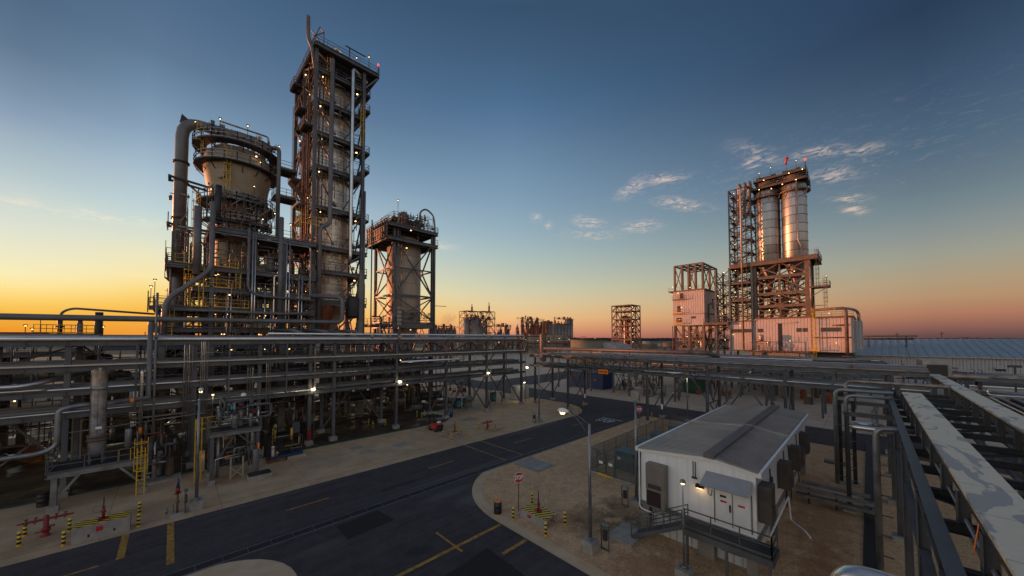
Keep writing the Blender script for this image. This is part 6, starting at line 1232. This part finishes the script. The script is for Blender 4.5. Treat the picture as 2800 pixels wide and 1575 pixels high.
clutter(D, 30, (106.5, 10.2, 18.2, 112, 19.5, 30), 81, .22, ('rust', 'steel_old', 'alu_old', 'pipe_grey')); clutter(D, 14, (106.5, 10, 51.4, 111, 19, 53.6), 82, .1); equip(D, 4, (107, 12, 24.2, 109.5, 18, 24.2), 83)
ws = thing('windsock', 'red windsock flying above the twin silo roof', 'windsock', (106.8, 13, 53.4)); P('pole', MB().beam((106.8, 13, 53.4), (106.8, 13, 56.3), .07), 'steel', ws); P('sock', MB().tube([(106.8, 12.9, 57.3), (106.8, 13.25, 55.6)], [.36, .16], 12), 'signred', ws)
# stair tower
G_ = thing('stair_tower', 'dark lattice stair tower left of the twin silos with three chimney pipes on top', 'stair tower', (107, 22, 18))
gx0, gx1, gy0, gy1 = 105.3, 110.2, 20.3, 25.2
for x in (gx0, gx1):
    for y in (gy0, gy1): P('leg', MB().beam((x, y, 17.6), (x, y, 52.2), .3), 'steel_dark', G_)
P('mid_column', MB().beam((gx0, 23.4, 17.6), (gx0, 23.4, 52), .2).beam((gx0, 21.5, 17.6), (gx0, 21.5, 52), .2), 'steel_dark', G_)
zs = [18+3.42*i for i in range(11)]
for i, (a, b) in enumerate(zip(zs, zs[1:])):
    bm = MB()
    for (p, q) in (((gx0, gy0), (gx0, gy1)), ((gx1, gy0), (gx1, gy1)), ((gx0, gy0), (gx1, gy0)), ((gx0, gy1), (gx1, gy1))): bm.beam((*p, b), (*q, b), .2)
    for (p, q) in (((gx0, gy0), (gx0, 21.5)), ((gx0, 23.4), (gx0, gy1)), ((gx1, gy0), (gx1, gy1)), ((gx0, gy0), (gx1, gy0)), ((gx0, gy1), (gx1, gy1))):
        m = ((p[0]+q[0])/2, (p[1]+q[1])/2); bm.beam((*p, a), (*q, (a+b)/2), .14); bm.beam((*q, (a+b)/2), (*p, b), .14)
    P('storey_frame', bm, 'steel_dark', G_)
    s = MB().stair((gx0+1.0, gy0+1, a), (gx0+1.0, gy1-1.0, (a+b)/2)); s.stair((gx0+2.3, gy1-1.0, (a+b)/2), (gx0+2.3, gy0+1, b)); s.box(gx0+.4, gy1-1, (a+b)/2-.06, gx1-.6, gy1-.1, (a+b)/2).box(gx0+.4, gy0+.1, b-.06, gx1-.6, gy0+1, b); P('stair', s, 'steel_old', G_)
    if i % 2: lamp(G_, gx0+.1, 24.0, b-.9, .15)
for y in (21.0, 22.1, 23.3): P('chimney_pipe', MB().tube([(107.5, y, 45), (107.5, y, 53.8), (108.4, y, 54.4), (109.0, y, 53.4)], .38, 12, .7), 'alu_old', G_)
# mid lattice tower
G2 = thing('lattice_bay', 'grey diagonal lattice bay between the cladded block and the stair tower', 'steel frame', (108, 27, 10))
for (x, y) in ((104.9, 25.3), (104.9, 28.6), (112, 25.3), (112, 28.6), (104.9, 20.4)): P('leg', MB().beam((x, y, 0), (x, y, 31.6), .42), 'steel', G2)
for a in range(10, 31, 3):
    bm = MB()
    for (p, q) in (((104.9, 25.3), (104.9, 28.6)), ((112, 25.3), (112, 28.6)), ((104.9, 28.6), (112, 28.6)), ((112, 28.6), (112, 20.4))):
        bm.beam((*p, a), (*q, a), .24); bm.beam((*p, a), (*q, a+3), .16); bm.beam((p[0]+.01, p[1]+.01, a+3), (q[0]+.01, q[1]+.01, a), .16)
    P('storey_frame', bm, 'steel' if a % 2 else 'steel_dark', G2)
for z in (23, 27.5): decklevel(G2, 104.9, 20.3, 112, 25.2, z, 'w', None, .5, 'steel_old')
decklevel(G2, 103.8, 25.5, 112, 31.4, 17.2, 'w', None, .6, 'steel_old'); clutter(G2, 22, (105.2, 25.6, 10, 111, 31, 30), 84, .15); equip(G2, 4, (105.5, 26, 17.2, 109, 30, 17.2), 85)
for (y, z) in ((26.5, 30.5), (28, 24.4), (27, 19.5), (24, 25), (22.5, 25.2), (26.5, 12.6), (24.6, 14)): lamp(G2, 104.6, y, z, .2)
# annex block
N_ = thing('cladded_block', 'pink-lit cladded block on stilts with an open steel frame above it', 'building', (109, 36, 0))
P('wall', MB().box(105, 31.55, 16.7, 118.5, 39.8, 19.85), 'clad', N_); P('wall', MB().box(104.95, 31.5, 19.95, 118.6, 39.85, 26.5), 'clad', N_); P('floor_band', MB().box(104.9, 31.45, 19.85, 118.6, 39.9, 19.95), 'steel_dark', N_); P('roof', MB().box(104.7, 31.2, 26.5, 118.8, 41.0, 26.75), 'steel_old', N_)
for (ya, yb, za, zb) in ((37.0, 37.9, 24.4, 26.0), (37.8, 38.7, 20.6, 22.4), (37.6, 38.9, 17.6, 18.9)): P('opening', MB().box(104.86, ya, za, 104.94, yb, zb), 'black', N_)
P('window', MB().box(104.86, 33.9, 18.6, 104.99, 35.0, 19.2), 'louvre', N_)
for (ya, yb, z) in ((36.2, 39.7, 24.2), (37.2, 39.6, 20.3), (36.8, 39.4, 17.3)): P('balcony', MB().box(103.9, ya, z-.12, 104.86, yb, z).rail([(103.9, ya, z), (103.9, yb, z)]), 'steel_old' if z > 24 else 'yellow', N_)
P('handrail', MB().rail([(104.7, 31.3, 26.75), (104.7, 41, 26.75)]).rail([(104.7, 31.2, 26.75), (118, 31.2, 26.75)]), 'steel_old', N_)
for x in (105.4, 111.5, 118):
    for y in (31.9, 35.6, 39.4):
        P('column', MB().beam((x, y, 26.7), (x, y, 34.2), .5), 'steel_old', N_); P('column', MB().beam((x, y, 0), (x, y, 16.7), .6), 'steel_old', N_)
P('column', MB().beam((105.4, 37.4, 26.7), (105.4, 37.4, 34.2), .45).beam((105.4, 33.8, 26.7), (105.4, 33.8, 34), .4), 'steel_old', N_)
bm = MB()
for x in (105.4, 108.5, 111.5, 114.8, 118): bm.beam((x, 31.9, 34.1), (x, 39.4, 34.1), .3, .4)
for y in (31.9, 33.8, 35.6, 37.4, 39.4): bm.beam((105.4, y, 34.1), (118, y, 34.1), .3, .35)
P('roof_beam', bm, 'steel_old', N_)
for (p, q) in (((105.4, 39.4), (105.4, 37.4)), ((105.4, 33.8), (105.4, 35.6)), ((105.4, 31.9), (111.5, 31.9)), ((111.5, 31.9), (118, 31.9))): xbrace(N_, p, q, 26.9, 33.8, .2, 'x', 'steel_old')
for (p, q, a, b, k) in (((105.4, 31.9), (105.4, 35.6), 10, 16.4, 'v'), ((105.4, 35.6), (105.4, 39.4), 10, 16.4, '/'), ((105.4, 31.9), (111.5, 31.9), 8, 16, 'x'), ((111.5, 39.4), (111.5, 31.9), 8, 16, 'x')): xbrace(N_, p, q, a, b, .3, k, 'steel_old')
P('beam', MB().beam((105.4, 31.9, 12.4), (105.4, 39.4, 12.4), .35, .5).beam((105.4, 31.9, 10), (105.4, 39.4, 10), .3, .4), 'steel_old', N_); clutter(N_, 30, (106, 32, 9.5, 117, 39, 16), 86, .25, ('rust', 'steel_old', 'alu_old')); equip(N_, 6, (106.2, 32.5, 10, 110, 38.5, 10), 87)
P('red_standpipe', MB().tube([(104.8, 40.0, 4), (104.8, 40.0, 16.6)], .12, 8), 'red', N_)
for (y, z) in ((38.3, 26.1), (37.4, 21.9), (38, 18.4), (39.8, 28), (35, 27.4), (33, 12), (36, 13.5)): lamp(N_, 104.6, y, z, .2)
# warehouse
Wh = thing('warehouse', 'long low warehouse with a blue-grey ribbed metal roof at far right', 'warehouse', (130, -30, 0))
P('wall', MB().box(130, -130, 0, 175, 4.6, 8.7), 'clad_grey', Wh)
r = MB(); r.v = [(129.4, 5.2, 8.72), (129.4, -131, 8.72), (154, -131, 12.85), (154, 5.2, 12.85), (176, 5.2, 8.9), (176, -131, 8.9)]; r.f = [(0, 1, 2, 3), (3, 2, 5, 4)]; r.sm = [False]*2; P('roof', r, 'metal_roof', Wh)
r2 = MB()
y = 5
while y > -131: r2.beam((129.4, y, 8.78), (154, y, 12.9), .09, .1); y -= 1.5
P('roof_rib', r2, 'metal_roof', Wh)
g = MB(); g.v = [(129.9, 4.7, 8.7), (175, 4.7, 8.7), (154, 4.7, 12.8)]; g.f = [(0, 1, 2)]; g.sm = [False]; P('gable', g, 'clad_grey', Wh)
P('gutter', MB().box(129.2, -131, 8.5, 129.4, 5.2, 8.74), 'clad', Wh)
for (y, z) in ((-12.5, 6.4), (-20, 6.3)): P('wall_vent', MB().box(129.3, y-.8, z, 130, y+.8, z+.25), 'clad_grey', Wh); P('opening', MB().box(129.9, y-.7, z-.5, 129.99, y+.7, z), 'black', Wh)
P('downpipe', MB().beam((129.9, -11.0, 0), (129.9, -11.0, 8.6), .15), 'clad_grey', Wh); P('small_opening', MB().box(129.9, -16.2, 4.8, 129.99, -15.7, 5.2), 'black', Wh)
gg = thing('roof_beams', 'bundle of dark green steel beams lying on the warehouse roof ridge', 'steel beams', (150, 2, 12.9)); P('beam', MB().box(140, -9, 13.45, 140.6, 7, 13.75), 'green', gg); P('beam', MB().box(140, -8.3, 12.6, 140.6, 7, 12.95), 'steel_dark', gg)
for y in (-7, 0, 6): P('support', MB().beam((140.3, y, 10.5), (140.3, y, 13.5), .25), 'steel_dark', gg)
Lb = thing('low_grey_building', 'low flat grey building with a dark roof edge behind the second tray', 'building', (110, -25, 0)); P('wall', MB().box(110, -60, 0, 120, -12.2, 4.05), 'skin_grey', Lb); P('roof', MB().box(109.6, -60, 4.06, 120.2, -12.0, 4.4), 'steel_dark', Lb); P('sign', MB().box(109.95, -17.4, 1.3, 109.99, -15.9, 2.3), 'white', Lb); P('roof_edge', MB().box(109.5, -60, 3.9, 109.59, -12.0, 4.1), 'white', Lb)
t = thing('yard_lamp', 'dark area lamp post in front of the low grey building', 'light pole', (103, -17.3, 0)); P('pole', MB().beam((103, -17.3, 0), (103, -17.3, 8.0), .22), 'steel_dark', t); P('head', MB().box(102.8, -18.0, 8.0, 103.3, -16.6, 8.4), 'steel_dark', t)
t = thing('curved_duct', 'pale duct with a rounded elbow crossing behind the second tray', 'duct', (64, -8, 8)); P('duct', MB().tube([(62.5, -5.2, 8.8), (66, -11.6, 8.5), (66, -12.6, 8.0), (66, -12.6, .2)], .38, 12, 1.0), 'alu_old', t)
t = thing('conveyor_box', 'dark tunnel mouth of a covered conveyor at the far end of the second tray', 'conveyor', (63, -6, 8)); P('body', MB().box(62.2, -6.4, 8.7, 70, -4.3, 10.4), 'galv', t); P('mouth', MB().box(62.12, -6.1, 8.8, 62.19, -4.6, 10.0), 'black', t); P('leg', MB().beam((66, -5.4, 0), (66, -5.4, 8.7), .4), 'steel', t)
U3 = thing('pipe_cluster', 'jumble of pipes and supports in front of the warehouse beyond the trays', 'pipework', (75, -8, 0)); clutter(U3, 26, (66, -11, 4, 92, 2, 9.0), 91, .2, ('alu_old', 'steel_dark', 'steel', 'rust', 'pipe_grey')); equip(U3, 8, (66, -10, 0, 90, 0, 0), 92)
for x in (68, 76, 84):
    for y in (-9, -2): P('post', MB().beam((x, y, 0), (x, y, 8.2), .35), 'steel', U3)
U4 = thing('pipe_cluster', 'low pipes and valves between the far racks and the hall', 'pipework', (90, 20, 0)); clutter(U4, 70, (84, -5, 3.5, 103, 50, 9.3), 93, .18, ('alu_old', 'steel_old', 'steel', 'rust', 'pipe_grey', 'alu')); equip(U4, 14, (86, 0, 0, 100, 48, 0), 94)
for y in range(-4, 50, 6): P('post', MB().beam((90, y, 0), (90, y, 8.6), .3), 'steel', U4)
t = thing('blue_machine', 'bright blue machine housing under the pipes in front of the hall', 'machine', (100, 15, 0)); P('body', MB().box(98, 12.6, 3.2, 101, 17.5, 6.6), 'blue', t); P('top', MB().box(98.4, 10.2, 5.2, 101, 12.5, 6.4), 'beige', t); P('leg', MB().beam((99, 15, 0), (99, 15, 3.2), .6), 'steel', t)

# ================================================================== FAR PLANT
def silogroup(label, lst, base, mat='farsilo', heads=True):
    t = thing('silo_group', label, 'silos', (lst[0][0], lst[0][1], 0))
    for (x, y, r, h) in lst:
        s = P('silo', MB().cyl(x, y, 0, h, r, 20).lathe(x, y, [(r, h), (r*.3, h+r*.5)], 16), mat, t)
        if heads: P('head', MB().box(x-r*.5, y-r*.5, h, x+r*.5, y+r*.5, h+1.6).cyl(x, y, h+1.6, h+3.4, r*.25, 8).cyl(x, y, h+2.6, h+3.0, r*.4, 8), 'rust', s)
    x0 = min(l[0] for l in lst)-1; x1 = max(l[0] for l in lst)+1; yy = min(l[1]-l[2] for l in lst); h = max(l[3] for l in lst)
    clutter(t, 24, (x0-1, yy-.5, h*.78, x1+1, yy+3, h+3), int(x0)+3, .4, ('rust', 'steel_old', 'steel_dark'))
    for k_ in range(3): P('roof_unit', MB().box(x0+(x1-x0)*(.15+.3*k_), yy, h, x0+(x1-x0)*(.15+.3*k_)+2.2, yy+2, h+2.2+k_ % 2), 'steel_dark', t)
    P('top_railing', MB().rail([(x0-2, yy, h), (x1+2, yy, h)], 1.3, step=3, w=.16), 'steel_old', t); return t
def fartower(label, x0, x1, y0, y1, zs, spire=0, mat='steel_old'):
    t = thing('frame_tower', label, 'steel frame', (x0, y0, 0))
    for x in (x0, (x0+x1)/2, x1):
        for y in (y0, y1): P('column', MB().beam((x, y, 0), (x, y, zs[-1]), .42), mat, t)
    prev = 0
    for z in zs:
        b = MB()
        for (p, q) in (((x0, y0), (x1, y0)), ((x0, y0), (x0, y1)), ((x1, y0), (x1, y1)), ((x0, y1), (x1, y1))):
            b.beam((*p, z), (*q, z), .45); m = ((p[0]+q[0])/2, (p[1]+q[1])/2); b.beam((*p, prev), (*m, z), .3); b.beam((*q, prev), (*m, z), .3)
        b.box(x0, y0, z-.1, x1, y1, z); P('storey_frame', b, mat, t); prev = z
        lamp(t, x0+1, y0-.2, z-1, .3)
    clutter(t, 34, (x0+.5, y0+.5, zs[-1]*.25, x1-.5, y1-.5, zs[-1]), int(x0), .6, ('rust', 'steel_old', 'alu_old', 'alu'))
    P('vessel', MB().vessel((x0+x1)/2, (y0+y1)/2, zs[-1]*.2, zs[-1]*.8, (x1-x0)*.13, 14), 'alu_old', t)
    if spire: P('spire', MB().cyl((x0+x1)/2, y0, zs[-1], zs[-1]+spire*.6, .8, 8).cyl((x0+x1)/2, y0, zs[-1]+spire*.6, zs[-1]+spire, .35, 8), 'rust', t)
    return t
silogroup('row of low grey silos at far left of the distant plant', [(140+3.6*k, 232, 1.8, 19.5+(k % 2)*1.5) for k in range(7)], 0)
silogroup('three tall pale silos of the distant plant catching the low sun', [(169.5, 226, 2.5, 28.6), (174.8, 222, 3.2, 28.8), (181.5, 226, 2.6, 28.6), (187, 232, 2.4, 22), (191, 234, 2.4, 22)], 0)
fartower('distant frame tower behind the three pale silos, shorter of the pair', 178, 190, 238, 248, [14, 20, 25.5, 31, 36.5], 6); fartower('tallest distant frame tower with a spire', 191.5, 205, 232, 243, [12, 18, 24, 30, 36.5], 8)
silogroup('short dark silos right of the distant spire tower', [(206+3.1*k, 232, 1.4, 15+(k % 3)*2.5+(6 if k == 4 else 0)) for k in range(6)], 0, 'steel_old')
silogroup('dense cluster of brown processing silos in the distance', [(232+3.4*k, 230+(k % 2)*4, 1.5, h) for k, h in enumerate((20, 23, 26, 30.5, 30.5, 25, 27, 31, 31, 28, 27))], 0, 'steel_old')
silogroup('grey distant silos right of the brown cluster', [(271+4.3*k, 232, 2.1, h) for k, h in enumerate((28, 27.5, 28.5, 27.5))], 0)
silogroup('tall pale distant silos standing right of the cream building', [(290+5.6*k, 232, 2.6, h) for k, h in enumerate((27.5, 28, 27, 27.5, 33.2, 33.2))], 0)
silogroup('second row of dark distant silos in front of the brown cluster', [(235+4.6*k, 224, 1.7, h) for k, h in enumerate((17.5, 21, 22.5, 24.5, 26, 23, 25.5, 27))], 0, 'rust')
sp_ = thing('steam_plume', 'faint drifting steam plume above the low distant silos', 'steam', (150, 222, 28)); sp_['kind'] = 'stuff'
sv = MB((150, 222, 28)); sv.vessel(150, 222, 22, 35, 8, 20, .8); MATS['steam'] = bpy.data.materials.new('steam'); MATS['steam'].use_nodes = True; nt = MATS['steam'].node_tree; nt.nodes.clear()
pv = N('ShaderNodeVolumePrincipled'); ov = N('ShaderNodeOutputMaterial'); nt.links.new(pv.outputs[0], ov.inputs['Volume']); pv.inputs['Color'].default_value = (.62, .52, .50, 1)
tcv = N('ShaderNodeTexCoord'); nv = noise(tcv.outputs['Object'], .22, 4, .6, .5); xv, yv, zv = sepxyz(tcv.outputs['Object'])
dv = MT('SQRT', MT('ADD', MT('ADD', MT('MULTIPLY', MT('MULTIPLY', xv, xv), .016), MT('MULTIPLY', MT('MULTIPLY', yv, yv), .016)), MT('MULTIPLY', MT('MULTIPLY', zv, zv), .024)))
nt.links.new(MT('MULTIPLY', MT('MULTIPLY', mrange(dv, 1.0, .2), mrange(nv, .42, .72)), .16), pv.inputs['Density']); P('vapour', sv, 'steam', sp_)
t = thing('cream_building', 'cream flat-roofed building in front of the distant silos', 'building', (260, 225, 0)); P('wall', MB().box(236, 218, 0, 285, 226, 16.5), 'beige', t); P('roof', MB().box(235.6, 217.6, 16.5, 285.4, 226.4, 16.9), 'steel_old', t)
P('door', MB().box(262, 217.95, 9, 267, 217.99, 14), 'louvre', t); P('column', MB().box(270, 217.3, 8, 271, 217.9, 16.4), 'concrete', t)
t = thing('pipe_gallery', 'distant dark pipe gallery at the foot of the silo clusters', 'pipework', (200, 215, 0)); clutter(t, 80, (140, 200, 3, 330, 214, 15.5), 95, .6, ('rust', 'steel_old', 'alu_old', 'beige')); 
for x in range(140, 330, 10): P('post', MB().beam((x, 206, 0), (x, 206, 12), .5), 'steel_old', t)
for x in range(150, 330, 15): lamp(t, x, 199, 10+(x % 4), .45)
fartower('open frame tower standing alone left of the pink cladded block', 160, 169.5, 80.7, 91.1, [8.5, 12.3, 16.2, 19.3, 22.5, 26.5, 29.4], 0, 'steel_old')
t = thing('olive_tank', 'olive green storage tank left of the lone frame tower', 'tank', (131, 86, 0)); P('shell', MB().cyl(134, 88, 0, 12.3, 8.0, 40), 'olive', t); P('rim', MB().lathe(134, 88, [(8.0, 11.9), (8.15, 11.95), (8.15, 12.3), (8.0, 12.35)], 40), 'steel_old', t)
t = thing('white_shed', 'white gabled shed in front of the lone frame tower', 'shed', (140, 76, 0)); m = MB(); m.box(133, 74, 0, 147, 84, 9.6); m.v += [(132.8, 73.8, 9.6), (147.2, 73.8, 9.6), (147.2, 79, 11.2), (132.8, 79, 11.2), (132.8, 84.2, 9.6), (147.2, 84.2, 9.6)]; b = len(m.v)-6; m.f += [(b, b+1, b+2, b+3), (b+3, b+2, b+5, b+4), (b, b+3, b+4), (b+1, b+5, b+2)]; m.sm += [False]*4; P('wall', m, 'clad_grey', t); P('door', MB().box(134.5, 73.9, 5.0, 137, 73.97, 8.5), 'louvre', t)
t = thing('small_tank_tower', 'slender tank with a hooped pipe between the silos and the lone frame tower', 'tank', (128, 110, 0)); P('shell', MB().vessel(126, 108, 2, 15.5, 1.6, 16), 'steel_old', t); P('loop_pipe', MB().tube([(126, 108, 14), (126, 108, 20), (127, 108, 21), (128, 108, 20), (128, 108, 15)], .2, 8, .6), 'steel_old', t); P('frame', MB().rail([(124, 106.4, 15), (129, 106.4, 15)], 2.5, step=2, w=.14), 'steel_old', t)
r_ = random.Random(5)
for i, (az, d, h, s) in enumerate(((100.6, 420, 22, 'tall thin mast at the far right horizon'), (95.3, 900, 24, 'thin mast on the horizon left of the tall one'), (92.2, 1100, 25, 'thin mast above the warehouse roof'), (61.2, 1200, 26, 'thin mast left of the lone frame tower, left one'), (62.3, 1250, 27, 'thin mast left of the lone frame tower, right one'))):
    a = radians(az); x, y = d*sin(a), d*cos(a); t = thing('mast', s, 'mast', (x, y, 0)); P('pole', MB().beam((x, y, 0), (x, y, h), d*.0011), 'steel_dark', t); P('crossarm', MB().beam((x-3, y+3, h*.86), (x+3, y-3, h*.86), d*.0008), 'steel_dark', t)
t = thing('water_tower', 'tiny water tower on the far horizon', 'water tower', (1000, 545, 0)); P('tank', MB().vessel(1050, 585, 22, 29, 7, 14), 'steel_dark', t); P('stem', MB().cyl(1050, 585, 0, 23, 1.6, 8), 'steel_dark', t)
# far yards between the plant and the woodland
fy = thing('far_yard', 'scattered low tanks, roofs and pipes on the plain beyond the plant', 'plant yard', (250, 100, 0)); r_ = random.Random(19)
for i in range(60):
    a = radians(r_.uniform(50, 84)); d = r_.uniform(190, 700); x, y = d*sin(a), d*cos(a); w = r_.uniform(5, 22); h = r_.uniform(2, 7)
    if i % 3: P('roof_block', MB().box(x, y, 0, x+w, y+w*.6, h), r_.choice(['beige', 'clad_grey', 'steel_old', 'concrete', 'olive']), fy)
    else: P('tank', MB().cyl(x, y, 0, h+2, w*.3, 16), r_.choice(['farsilo', 'concrete', 'steel_old']), fy)
# pale steam plume
